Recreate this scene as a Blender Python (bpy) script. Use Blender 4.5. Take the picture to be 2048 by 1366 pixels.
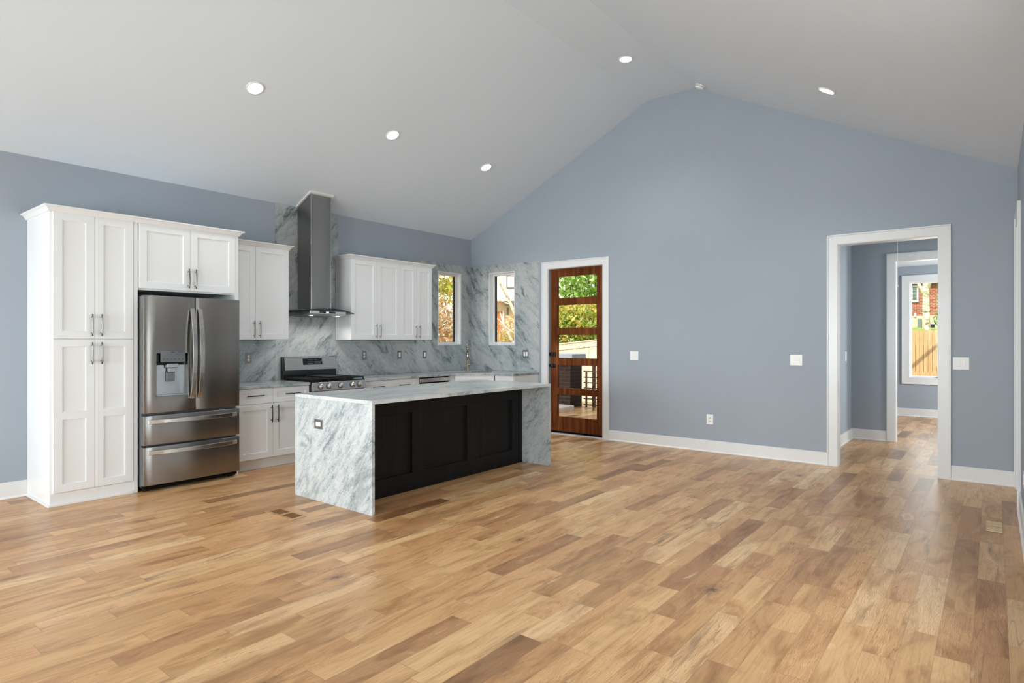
import bpy, bmesh, math, random
from mathutils import Vector, Matrix, noise as mnoise

# ------------------------------------------------------------------ scene, camera, light
scene = bpy.context.scene
for o in list(bpy.data.objects):
    bpy.data.objects.remove(o)
col = scene.collection
random.seed(7)

CAM_X, CAM_Z, YAW = 6.84, 1.40, 38.353
cam = bpy.data.objects.new('camera', bpy.data.cameras.new('camera'))
col.objects.link(cam)
cam.location = (CAM_X, 0, CAM_Z)
cam.rotation_euler = (math.radians(90), 0, math.radians(YAW))
cam.data.sensor_width = 36.0
cam.data.lens = 36.0 * 1218.64 / 2048
cam.data.shift_y = -2.49 / 2048
cam.data.clip_start = 0.02
cam.data.clip_end = 300
scene.camera = cam

scene.view_settings.view_transform = 'Standard'
scene.view_settings.look = 'None'
scene.view_settings.exposure = 0.07
scene.view_settings.gamma = 1.0
scene.view_settings.use_curve_mapping = False
scene.cycles.use_denoising = True
scene.cycles.max_bounces = 10
scene.cycles.diffuse_bounces = 6
scene.cycles.glossy_bounces = 4
scene.cycles.transparent_max_bounces = 16
scene.cycles.sample_clamp_indirect = 4.0
scene.cycles.caustics_reflective = False
scene.cycles.caustics_refractive = False

world = bpy.data.worlds.new('sky')
scene.world = world
world.use_nodes = True
wn = world.node_tree
wn.nodes.clear()
w_out = wn.nodes.new('ShaderNodeOutputWorld')
w_bg = wn.nodes.new('ShaderNodeBackground')
w_sky = wn.nodes.new('ShaderNodeTexSky')
w_sky.sky_type = 'HOSEK_WILKIE'
w_sky.turbidity = 4.0
w_sky.ground_albedo = 0.35
w_sky.sun_direction = Vector((-0.03, -0.75, 0.66)).normalized()
w_bg.inputs['Strength'].default_value = 2.3
w_mix = wn.nodes.new('ShaderNodeMix'); w_mix.data_type = 'RGBA'      # thin bright overcast over the blue
w_mix.inputs[0].default_value = 0.6
w_mix.inputs[7].default_value = (0.92, 0.96, 1.0, 1)
wn.links.new(w_sky.outputs[0], w_mix.inputs[6])
wn.links.new(w_mix.outputs[2], w_bg.inputs['Color'])
wn.links.new(w_bg.outputs[0], w_out.inputs['Surface'])

def lamp(name, kind, loc, energy, color=(1, 1, 1), direction=None, parent=None, **kw):
    d = bpy.data.lights.new(name, kind)
    d.energy = energy
    d.color = color
    for k, v in kw.items():
        setattr(d, k, v)
    o = bpy.data.objects.new(name, d)
    col.objects.link(o)
    o.location = loc
    if direction is not None:
        o.rotation_euler = Vector(direction).to_track_quat('-Z', 'Y').to_euler()
    if parent is not None:
        o.parent = parent
    return o

SUN_DIR = Vector((0.03, 0.75, -0.66)).normalized()
lamp('sun', 'SUN', (0, -10, 20), 4.3, (1.0, 0.93, 0.82), SUN_DIR, angle=math.radians(0.6))
DAY = (0.90, 0.955, 1.0)
# daylight entering through the two back windows and the two windows in the right wall
lamp('daylight_fill', 'AREA', (1.75, -3.10, 1.35), 114, DAY, (0.05, 1, 0.0), shape='RECTANGLE', size=2.3, size_y=2.2, spread=math.radians(110))
lamp('daylight_fill', 'AREA', (4.75, -3.10, 1.35), 112, DAY, (0.0, 1, 0.0), shape='RECTANGLE', size=2.3, size_y=2.2, spread=math.radians(110))
lamp('daylight_fill', 'AREA', (7.20, -1.35, 1.50), 46, DAY, (-1, 0.0, 0.0), shape='RECTANGLE', size=1.7, size_y=1.9)
lamp('daylight_fill', 'AREA', (7.20, 3.10, 1.50), 46, DAY, (-1, 0.0, 0.0), shape='RECTANGLE', size=1.7, size_y=1.9)
lamp('daylight_fill', 'AREA', (6.05, 13.56, 1.6), 8, DAY, (0, -1, 0), shape='RECTANGLE', size=0.9, size_y=1.7)
lamp('daylight_fill', 'AREA', (8.66, 11.7, 1.6), 135, DAY, (-1, 0.3, 0), shape='RECTANGLE', size=1.5, size_y=1.7)  # fill lamp added to brighten the far room, behind an added side window
lamp('daylight_fill', 'AREA', (8.66, 8.7, 1.6), 48, DAY, (-1, 0, 0), shape='RECTANGLE', size=1.0, size_y=1.7)  # fill lamp added to brighten the hallway, behind an added side window

# ------------------------------------------------------------------ materials
def srgb(r, g, b):
    f = lambda c: ((c / 255) / 12.92) if c / 255 <= 0.04045 else (((c / 255) + 0.055) / 1.055) ** 2.4
    return (f(r), f(g), f(b), 1)

class G:
    """a small node graph builder"""
    def __init__(self, name):
        self.m = bpy.data.materials.new(name)
        self.m.use_nodes = True
        self.t = self.m.node_tree
        self.t.nodes.clear()
        self.out = self.t.nodes.new('ShaderNodeOutputMaterial')
    def node(self, typ, **kw):
        n = self.t.nodes.new(typ)
        for k, v in kw.items():
            setattr(n, k, v)
        return n
    def put(self, sock, v):
        if hasattr(v, 'is_output') or isinstance(v, bpy.types.NodeSocket):
            self.t.links.new(v, sock)
        else:
            sock.default_value = v
    def math(self, op, a, b=0.0, c=0.0, clamp=False):
        n = self.node('ShaderNodeMath', operation=op, use_clamp=clamp)
        self.put(n.inputs[0], a); self.put(n.inputs[1], b); self.put(n.inputs[2], c)
        return n.outputs[0]
    def noise(self, vec, scale=1, detail=4, rough=0.5, dist=0.0, out=0):
        n = self.node('ShaderNodeTexNoise')
        if vec is not None: self.put(n.inputs['Vector'], vec)
        n.inputs['Scale'].default_value = scale
        n.inputs['Detail'].default_value = detail
        n.inputs['Roughness'].default_value = rough
        n.inputs['Distortion'].default_value = dist
        return n.outputs[out]
    def ramp(self, fac, stops, interp='LINEAR'):
        n = self.node('ShaderNodeValToRGB')
        n.color_ramp.interpolation = interp
        e = n.color_ramp.elements
        while len(e) < len(stops): e.new(0.5)
        for el, (p, c) in zip(e, stops):
            el.position = p
            el.color = c if len(c) == 4 else (*c, 1)
        self.put(n.inputs[0], fac)
        return n.outputs[0]
    def mix(self, fac, a, b, mode='MIX'):
        n = self.node('ShaderNodeMix', data_type='RGBA', blend_type=mode)
        self.put(n.inputs[0], fac); self.put(n.inputs[6], a); self.put(n.inputs[7], b)
        return n.outputs[2]
    def pos(self):
        return self.node('ShaderNodeNewGeometry').outputs['Position']
    def mapping(self, vec, loc=(0, 0, 0), rot=(0, 0, 0), scale=(1, 1, 1)):
        n = self.node('ShaderNodeMapping')
        self.put(n.inputs[0], vec)
        n.inputs[1].default_value = loc; n.inputs[2].default_value = rot; n.inputs[3].default_value = scale
        return n.outputs[0]
    def sep(self, vec):
        n = self.node('ShaderNodeSeparateXYZ'); self.put(n.inputs[0], vec); return n.outputs
    def comb(self, x, y, z):
        n = self.node('ShaderNodeCombineXYZ')
        self.put(n.inputs[0], x); self.put(n.inputs[1], y); self.put(n.inputs[2], z)
        return n.outputs[0]
    def bump(self, h, strength=0.1, dist=0.01):
        n = self.node('ShaderNodeBump')
        n.inputs['Strength'].default_value = strength
        n.inputs['Distance'].default_value = dist
        self.put(n.inputs['Height'], h)
        return n.outputs[0]
    def bsdf(self, color, rough=0.5, metal=0.0, spec=0.5, normal=None, **kw):
        n = self.node('ShaderNodeBsdfPrincipled')
        self.put(n.inputs['Base Color'], color)
        self.put(n.inputs['Roughness'], rough)
        n.inputs['Metallic'].default_value = metal
        n.inputs['Specular IOR Level'].default_value = spec
        if normal is not None: self.put(n.inputs['Normal'], normal)
        for k, v in kw.items(): self.put(n.inputs[k], v)
        self.t.links.new(n.outputs[0], self.out.inputs[0])
        return self.m

def paint(name, color, rough=0.5, spec=0.4, vary=0.03, scale=3.0, bump=0.0):
    g = G(name)
    n = g.noise(g.pos(), scale, 3)
    dark = tuple(c * (1 - vary) for c in color[:3]) + (1,)
    light = tuple(min(1, c * (1 + vary)) for c in color[:3]) + (1,)
    c = g.ramp(n, [(0.3, dark), (0.7, light)])
    nm = g.bump(g.noise(g.pos(), 220, 2), bump, 0.002) if bump else None
    return g.bsdf(c, rough, 0, spec, nm)

def metal(name, color, rough=0.28, stretch=(1, 1, 60), vary=0.06, aniso=0.0):
    g = G(name)
    v = g.mapping(g.pos(), scale=stretch)
    n = g.noise(v, 6, 4)
    lo = tuple(c * (1 - vary) for c in color[:3]); hi = tuple(c * (1 + vary) for c in color[:3])
    c = g.ramp(n, [(0.3, lo), (0.7, hi)])
    wob = g.noise(g.mapping(g.pos(), scale=(1, 3.0, 0.6)), 1.6, 1)
    r = g.math('MULTIPLY_ADD', n, 0.10, rough - 0.05)
    if aniso:
        tg = g.node('ShaderNodeTangent', direction_type='RADIAL', axis='Z')
        return g.bsdf(c, r, 1.0, 0.5, g.bump(wob, 0.10, 0.03), **{'Anisotropic': aniso, 'Anisotropic Rotation': 0.25, 'Tangent': tg.outputs[0]})
    return g.bsdf(c, r, 1.0, 0.5, g.bump(wob, 0.10, 0.03))

def emis(name, color, strength):
    g = G(name)
    n = g.node('ShaderNodeEmission')
    n.inputs[0].default_value = color; n.inputs[1].default_value = strength
    g.t.links.new(n.outputs[0], g.out.inputs[0])
    return g.m

def glass(name, tint=(0.97, 0.98, 0.97, 1), gloss=0.06):
    g = G(name)
    tr = g.node('ShaderNodeBsdfTransparent'); tr.inputs[0].default_value = tint
    gl = g.node('ShaderNodeBsdfGlossy'); gl.inputs['Roughness'].default_value = 0.03
    lw = g.node('ShaderNodeLayerWeight'); lw.inputs[0].default_value = 0.25
    fac = g.math('MULTIPLY_ADD', lw.outputs['Fresnel'], 0.16, gloss * 0.06, clamp=True)
    mx = g.node('ShaderNodeMixShader')
    g.t.links.new(fac, mx.inputs[0]); g.t.links.new(tr.outputs[0], mx.inputs[1]); g.t.links.new(gl.outputs[0], mx.inputs[2])
    g.t.links.new(mx.outputs[0], g.out.inputs[0])
    return g.m

def stone(name, plane, ang, seed, shift=0.0, dark=1.0, amp=1.05, lite=0.91):
    """grey-white granite: slanting blue-grey bands with grainy edges and dark flecks; ang = band direction in the slab's plane"""
    g = G(name)
    p = g.mapping(g.pos(), loc=(seed * 3.1, seed * 1.7, seed * 2.3))
    a = math.radians(ang)
    rot = {'YZ': (-a, 0, 0), 'XZ': (0, a, 0), 'XY': (0, 0, -a)}[plane]
    p = g.mapping(p, rot=rot)
    def al(k): return {'YZ': (1.0, 1.0, k), 'XZ': (1.0, 1.0, k), 'XY': (1.0, k, 1.0)}[plane]
    q = g.mapping(p, scale=al(2.6))
    q2 = g.mapping(p, scale=al(1.7))
    band = g.math('MULTIPLY_ADD', g.math('SUBTRACT', g.noise(q, 1.5, 4, 0.6, 0.8), 0.5), amp, 0.5)
    mid = g.noise(g.mapping(p, scale=al(3.2)), 8.0, 6, 0.68, 0.4)
    grain = g.noise(q2, 60, 4, 0.75)
    f = g.math('MULTIPLY_ADD', g.math('SUBTRACT', mid, 0.5), 0.62, band)
    f = g.math('MULTIPLY_ADD', g.math('SUBTRACT', grain, 0.5), 0.50, f)
    f = g.math('ADD', f, shift)
    c = g.ramp(f, [(0.25, srgb(92, 99, 101)), (0.34, srgb(130, 139, 141)), (0.43, srgb(168 * (lite + 1) / 2, 176 * (lite + 1) / 2, 178 * (lite + 1) / 2)), (0.53, srgb(193 * lite, 199 * lite, 200 * lite)), (0.66, srgb(207 * lite, 210 * lite, 209 * lite)), (0.80, srgb(200 * lite, 199 * lite, 194 * lite))])
    # dark flecks strung along the bands
    sp = g.noise(q2, 58, 3, 0.6)
    sp = g.ramp(sp, [(0.61, (0, 0, 0)), (0.68, (1, 1, 1))])
    sz = g.ramp(g.noise(q, 2.6, 4), [(0.36, (0.10, 0.10, 0.10)), (0.60, (1, 1, 1))])
    c = g.mix(g.math('MULTIPLY', g.math('MULTIPLY', sp, sz), 0.75 * dark, clamp=True), c, srgb(78, 86, 90))
    # heavier dark clots
    cl = g.noise(q, 2.1, 6, 0.62, 0.8)
    cl = g.math('MULTIPLY_ADD', g.math('SUBTRACT', grain, 0.5), 0.30, cl)
    c = g.mix(g.ramp(cl, [(0.585, (0, 0, 0)), (0.655, (0.8 * dark, 0.8 * dark, 0.8 * dark))]), c, srgb(92, 102, 108))
    return g.bsdf(c, 0.16, 0, 0.42)

def plank_floor():
    g = G('oak_planks')
    W, L = 0.13, 0.80
    x, y, z = g.sep(g.pos())
    r = g.math('DIVIDE', g.math('SUBTRACT', x, 0.002), W)
    row = g.math('FLOOR', r)
    fx = g.math('FRACT', r)
    wr = g.node('ShaderNodeTexWhiteNoise', noise_dimensions='1D'); g.put(wr.inputs['W'], row)
    v = g.math('ADD', g.math('DIVIDE', y, L), g.math('MULTIPLY', row, 13.37))
    vo = g.node('ShaderNodeTexVoronoi', voronoi_dimensions='1D', feature='F1'); g.put(vo.inputs['W'], v)
    vo.inputs['Scale'].default_value = 1.0; vo.inputs['Randomness'].default_value = 0.9
    ve = g.node('ShaderNodeTexVoronoi', voronoi_dimensions='1D', feature='DISTANCE_TO_EDGE'); g.put(ve.inputs['W'], v)
    ve.inputs['Scale'].default_value = 1.0; ve.inputs['Randomness'].default_value = 0.9
    cr, cg, cb = g.sep(vo.outputs['Color'])
    rnd = g.math('FRACT', g.math('ADD', cr, g.math('MULTIPLY', wr.outputs[0], 0.37)))
    # plank tone
    tone = g.ramp(rnd, [(0.0, srgb(146, 106, 70)), (0.08, srgb(178, 135, 92)), (0.26, srgb(201, 157, 108)),
                        (0.55, srgb(215, 171, 120)), (0.85, srgb(225, 183, 131)), (1.0, srgb(238, 205, 158))])
    hue = g.mix(g.math('MULTIPLY', cg, 0.42), tone, srgb(214, 160, 114))
    # fine straight grain
    off = g.math('MULTIPLY', cb, 57.0)
    xo = g.math('ADD', x, off)
    vec = g.comb(xo, g.math('MULTIPLY', y, 0.045), off)
    gr = g.noise(vec, 90, 6, 0.66, 0.3)
    c = g.mix(g.ramp(gr, [(0.34, (0.55, 0.55, 0.55)), (0.54, (0, 0, 0))]), hue, g.mix(1.0, hue, (0.70, 0.61, 0.52, 1), 'MULTIPLY'))
    # cathedral figure on some planks
    wv = g.node('ShaderNodeTexWave', wave_type='BANDS', bands_direction='X')
    g.put(wv.inputs['Vector'], g.comb(xo, g.math('MULTIPLY', y, 0.30), off))
    wv.inputs['Scale'].default_value = 34; wv.inputs['Distortion'].default_value = 16
    wv.inputs['Detail'].default_value = 4; wv.inputs['Detail Scale'].default_value = 0.9
    wmask = g.math('MULTIPLY', g.ramp(wv.outputs['Fac'], [(0.0, (0.62, 0.62, 0.62)), (0.42, (0, 0, 0))]), g.ramp(cg, [(0.36, (0.08, 0.08, 0.08)), (0.60, (1, 1, 1))]))
    c = g.mix(wmask, c, g.mix(1.0, c, (0.70, 0.60, 0.50, 1), 'MULTIPLY'))
    # broad brown clouds that differ from plank to plank, pale sapwood edges
    cl = g.noise(g.comb(xo, g.math('MULTIPLY', y, 0.26), off), 8, 5, 0.6, 0.9)
    c = g.mix(g.ramp(cl, [(0.47, (0, 0, 0)), (0.66, (0.85, 0.85, 0.85))]), c, g.mix(1.0, c, (0.62, 0.53, 0.44, 1), 'MULTIPLY'))
    c = g.mix(g.ramp(cl, [(0.25, (0.7, 0.7, 0.7)), (0.37, (0, 0, 0))]), c, srgb(236, 206, 160))
    # grey-brown mineral streaks along the grain
    st = g.noise(g.comb(xo, g.math('MULTIPLY', y, 0.075), g.math('MULTIPLY', off, 1.7)), 16, 6, 0.66, 0.25)
    sm = g.math('MULTIPLY', g.ramp(st, [(0.56, (0, 0, 0)), (0.72, (1, 1, 1))]), g.ramp(cr, [(0.62, (0, 0, 0)), (0.74, (0.8, 0.8, 0.8))]))
    c = g.mix(sm, c, srgb(112, 88, 66))
    thin = g.math('ABSOLUTE', g.math('SUBTRACT', g.noise(g.comb(xo, g.math('MULTIPLY', y, 0.06), g.math('MULTIPLY', off, 0.7)), 9, 3, 0.5, 0.2), 0.5))
    tm = g.math('MULTIPLY', g.ramp(thin, [(0.0, (0.5, 0.5, 0.5)), (0.007, (0, 0, 0))]), g.ramp(cb, [(0.68, (0, 0, 0)), (0.76, (1, 1, 1))]))
    c = g.mix(tm, c, srgb(108, 76, 48))
    # knots with a brown halo
    kn = g.node('ShaderNodeTexVoronoi', feature='F1')
    g.put(kn.inputs['Vector'], g.comb(x, g.math('MULTIPLY', y, 0.60), 0.0)); kn.inputs['Scale'].default_value = 2.6
    kd = g.math('ADD', kn.outputs['Distance'], g.math('MULTIPLY', g.math('SUBTRACT', g.noise(g.pos(), 30, 5, 0.65), 0.5), 0.22))
    km = g.ramp(kd, [(0.035, (0.95, 0.95, 0.95)), (0.075, (0.45, 0.45, 0.45)), (0.17, (0, 0, 0))])
    ksel = g.sep(kn.outputs['Color'])[0]
    km = g.math('MULTIPLY', km, g.ramp(ksel, [(0.34, (0, 0, 0)), (0.42, (1, 1, 1))]))
    c = g.mix(km, c, srgb(104, 74, 48))
    # seams
    ex = g.math('MINIMUM', fx, g.math('SUBTRACT', 1.0, fx))
    sx = g.ramp(ex, [(0.0, (0.42, 0.42, 0.42)), (0.014, (0, 0, 0))])
    sy = g.ramp(ve.outputs['Distance'], [(0.0, (0.4, 0.4, 0.4)), (0.0025, (0, 0, 0))])
    seam = g.math('MAXIMUM', sx, sy)
    c = g.mix(seam, c, srgb(110, 80, 52))
    rough = g.math('MULTIPLY_ADD', gr, 0.14, 0.25)
    return g.bsdf(c, rough, 0, 0.42, g.bump(gr, 0.05, 0.002))

def wood(name, c0, c1, c2, axis='z', scale=30, rough=0.4, spec=0.35):
    g = G(name)
    s = {'z': (1, 1, 0.06), 'x': (0.06, 1, 1), 'y': (1, 0.06, 1)}[axis]
    n = g.noise(g.mapping(g.pos(), scale=s), scale, 6, 0.65, 0.6)
    b = g.noise(g.pos(), 3, 3)
    c = g.ramp(n, [(0.32, c0), (0.5, c1), (0.68, c2)])
    c = g.mix(g.ramp(b, [(0.4, (0, 0, 0)), (0.75, (0.5, 0.5, 0.5))]), c, c0)
    return g.bsdf(c, rough, 0, spec)

def leaf(name, stops):
    g = G(name)
    rnd = g.node('ShaderNodeNewGeometry').outputs['Random Per Island']
    c = g.ramp(rnd, stops)
    d = g.node('ShaderNodeBsdfDiffuse'); g.put(d.inputs[0], c)
    t = g.node('ShaderNodeBsdfTranslucent'); g.put(t.inputs[0], c)
    m = g.node('ShaderNodeMixShader'); m.inputs[0].default_value = 0.45
    g.t.links.new(d.outputs[0], m.inputs[1]); g.t.links.new(t.outputs[0], m.inputs[2])
    g.t.links.new(m.outputs[0], g.out.inputs[0])
    return g.m

def brick(name, c1, c2, mortar, plane='XZ', scale=1.0):
    g = G(name)
    x, y, z = g.sep(g.pos())
    v = g.comb(x if plane == 'XZ' else y, z, 0.0)
    if plane == 'ANY':
        v = g.comb(g.math('ADD', x, y), z, 0.0)
    b = g.node('ShaderNodeTexBrick')
    g.put(b.inputs['Vector'], v)
    b.inputs['Color1'].default_value = c1; b.inputs['Color2'].default_value = c2; b.inputs['Mortar'].default_value = mortar
    b.inputs['Scale'].default_value = scale; b.inputs['Mortar Size'].default_value = 0.008
    b.inputs['Brick Width'].default_value = 0.22; b.inputs['Row Height'].default_value = 0.075; b.inputs['Bias'].default_value = -0.1
    n = g.noise(g.pos(), 9, 4)
    c = g.mix(g.ramp(n, [(0.35, (0, 0, 0)), (0.7, (0.45, 0.45, 0.45))]), b.outputs[0], tuple(k * 0.6 for k in c2[:3]) + (1,))
    return g.bsdf(c, 0.85, 0, 0.2)

def bark():
    g = G('sycamore_bark')
    n = g.noise(g.pos(), 5.5, 5, 0.6, 0.6)
    n2 = g.noise(g.pos(), 16, 5)
    c = g.ramp(n, [(0.34, srgb(128, 118, 92)), (0.46, srgb(206, 194, 168)), (0.62, srgb(236, 228, 210)), (0.74, srgb(172, 160, 128))])
    c = g.mix(g.ramp(n2, [(0.58, (0, 0, 0)), (0.70, (0.6, 0.6, 0.6))]), c, srgb(116, 106, 82))
    return g.bsdf(c, 0.85, 0, 0.2)

M = {}
M['wall'] = paint('blue_grey_wall_paint', srgb(159, 168, 178), 0.62, 0.25, 0.02, 1.2)
M['ceiling'] = paint('white_ceiling_paint', srgb(217, 225, 233), 0.8, 0.15, 0.01, 1.0)
M['trim'] = paint('white_trim_paint', srgb(227, 228, 228), 0.28, 0.45, 0.01, 2.0)
M['cab'] = paint('white_cabinet_lacquer', srgb(231, 233, 234), 0.34, 0.4, 0.008, 2.0)
M['cabin'] = paint('cabinet_shadow_gap', srgb(150, 149, 147), 0.6, 0.2, 0.01, 2.0)
M['black'] = wood('black_stained_oak', srgb(13, 12, 12), srgb(18, 17, 17), srgb(25, 24, 24), 'z', 22, 0.48, 0.22)
M['floor'] = plank_floor()
M['steel'] = metal('brushed_stainless', srgb(196, 194, 191), 0.26, (1, 0.05, 1))
M['steelv'] = metal('brushed_dark_stainless', srgb(156, 154, 151), 0.30, (1, 1, 0.02), 0.06, 0.85)
M['steelh'] = metal('satin_handle_steel', srgb(205, 203, 200), 0.26, (1, 1, 1))
M['pewter'] = metal('pewter_pull', srgb(120, 118, 116), 0.3, (1, 1, 1))
M['darkpull'] = metal('dark_pewter_pull', srgb(74, 72, 70), 0.34, (1, 1, 1))
M['nickel'] = metal('champagne_nickel', srgb(188, 172, 146), 0.2, (1, 1, 1))
M['plate'] = metal('satin_nickel_plate', srgb(150, 150, 146), 0.35, (1, 1, 1))
M['caseg'] = paint('fridge_case_grey', srgb(86, 90, 94), 0.45, 0.4)
M['blackgloss'] = paint('black_enamel', srgb(16, 16, 17), 0.16, 0.5)
M['iron'] = paint('cast_iron', srgb(20, 20, 21), 0.55, 0.4)
M['blackmetal'] = paint('matte_black_metal', srgb(22, 21, 21), 0.4, 0.5)
M['gap'] = paint('dark_gap', srgb(14, 14, 14), 0.8, 0.1)
M['plastic'] = paint('white_plastic', srgb(240, 240, 238), 0.35, 0.4, 0.005)
M['slot'] = paint('outlet_slot', srgb(70, 68, 66), 0.6, 0.2)
M['legend'] = paint('panel_legend_grey', srgb(150, 152, 155), 0.5, 0.2)
M['dispgrey'] = metal('dispenser_panel_steel', srgb(128, 130, 132), 0.3, (1, 1, 1))
M['dispin'] = metal('dispenser_recess_steel', srgb(176, 182, 188), 0.3, (1, 1, 1))
M['glass'] = glass('clear_pane')
M['hoodglass'] = glass('smoked_hood_glass', (0.58, 0.60, 0.61, 1), 0.25)
M['lens'] = emis('lit_downlight_lens', (1, 0.985, 0.95, 1), 14)
M['hoodlens'] = emis('lit_hood_lens', (1, 0.97, 0.92, 1), 7)
M['display'] = emis('lit_hood_display', (0.9, 0.95, 1, 1), 1.6)
M['door'] = wood('brown_stained_mahogany', srgb(72, 37, 18), srgb(108, 60, 30), srgb(138, 84, 46), 'z', 20, 0.6, 0.06)
M['doorx'] = M['door']
M['st_island_end'] = stone('granite_island_end', 'XZ', 52, 1.0, 0.0, 0.55, 0.5, 0.99)
M['st_island_far'] = stone('granite_island_far', 'XZ', 48, 4.0, 0.02, 1.0)
M['st_top'] = stone('granite_island_top', 'XY', 84, 2.0, 0.07, 0.6, 0.7, 1.02)
M['st_counter'] = stone('granite_counter', 'XY', 70, 5.0, 0.04, 0.8)
M['st_splash_l'] = stone('granite_splash_range', 'YZ', 46, 3.0, 0.02, 1.0)
M['st_splash_r'] = stone('granite_splash_corner', 'YZ', -46, 6.0, 0.045, 1.0)
M['st_splash_t'] = stone('granite_splash_tall', 'YZ', 50, 8.0, 0.04, 1.0)
M['st_splash_e'] = stone('granite_splash_end', 'XZ', -48, 7.0, 0.035, 1.0)
M['vent'] = wood('oak_register', srgb(150, 108, 66), srgb(186, 146, 100), srgb(206, 168, 122), 'y', 30, 0.4)
M['ventlight'] = wood('pale_oak_register', srgb(206, 168, 120), srgb(230, 196, 150), srgb(240, 212, 172), 'x', 30, 0.4)
M['ventdark'] = paint('register_well', srgb(120, 84, 50), 0.7, 0.2)
M['winblack'] = paint('dark_bronze_sash', srgb(40, 38, 30), 0.5, 0.3)
M['lawn'] = paint('lawn_green', srgb(150, 170, 90), 0.9, 0.1, 0.25, 4)
M['soil'] = paint('dry_ground', srgb(176, 156, 120), 0.9, 0.1, 0.2, 3)
M['concrete'] = paint('patio_concrete', srgb(204, 206, 210), 0.85, 0.2, 0.10, 5)
M['limestone'] = paint('rough_step_stone', srgb(200, 190, 178), 0.85, 0.2, 0.25, 7)
M['capstone'] = paint('bluestone_cap', srgb(150, 156, 164), 0.8, 0.2, 0.06, 5)
M['brickshade'] = brick('shade_darkened_brick', srgb(32, 22, 20), srgb(52, 36, 31), srgb(62, 54, 50), 'ANY')  # brick colours darkened to stand in for the shade on the pier
M['brickred'] = brick('red_brick', srgb(150, 82, 62), srgb(176, 106, 82), srgb(190, 172, 156), 'XZ')
M['fencetan'] = wood('new_cedar_picket', srgb(176, 142, 100), srgb(194, 162, 120), srgb(206, 178, 140), 'z', 16, 0.8)
M['fencepale'] = wood('weathered_picket', srgb(196, 176, 146), srgb(226, 212, 188), srgb(240, 230, 212), 'z', 16, 0.85)
M['railing'] = paint('brown_rail_paint', srgb(74, 52, 34), 0.6, 0.3)
M['stucco'] = paint('white_house_siding', srgb(244, 240, 234), 0.85, 0.15, 0.03, 2)
M['beige'] = paint('beige_house_wall', srgb(226, 206, 172), 0.85, 0.15, 0.06, 2)
M['porch'] = paint('porch_grey', srgb(120, 116, 112), 0.8, 0.15, 0.05, 2)
M['orangedoor'] = paint('orange_brown_door', srgb(190, 120, 74), 0.6, 0.3, 0.08)
M['foundation'] = paint('beige_foundation', srgb(206, 192, 168), 0.9, 0.1, 0.12, 5)
M['utility'] = paint('grey_utility_box', srgb(120, 128, 130), 0.6, 0.3)
M['binblue'] = paint('dark_blue_plastic', srgb(36, 44, 70), 0.5, 0.3)
M['winglass'] = paint('dark_window_glass', srgb(96, 108, 96), 0.1, 0.5, 0.4, 6)
M['bark'] = bark()
M['leafgreen'] = leaf('green_leaves', [(0, srgb(64, 100, 40)), (0.3, srgb(128, 172, 70)), (0.7, srgb(180, 212, 110)), (1, srgb(228, 234, 184))])
M['leafyellow'] = leaf('yellow_green_leaves', [(0, srgb(132, 140, 56)), (0.4, srgb(200, 204, 92)), (0.8, srgb(236, 226, 136)), (1, srgb(236, 182, 116))])
M['leafbrown'] = leaf('dry_brown_leaves', [(0, srgb(150, 124, 84)), (0.4, srgb(206, 178, 126)), (0.75, srgb(232, 210, 164)), (1, srgb(238, 196, 164))])
M['leaforange'] = leaf('orange_leaves', [(0, srgb(196, 160, 112)), (0.5, srgb(228, 200, 152)), (1, srgb(242, 228, 196))])

# ------------------------------------------------------------------ mesh helpers
ORG = {}

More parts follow.
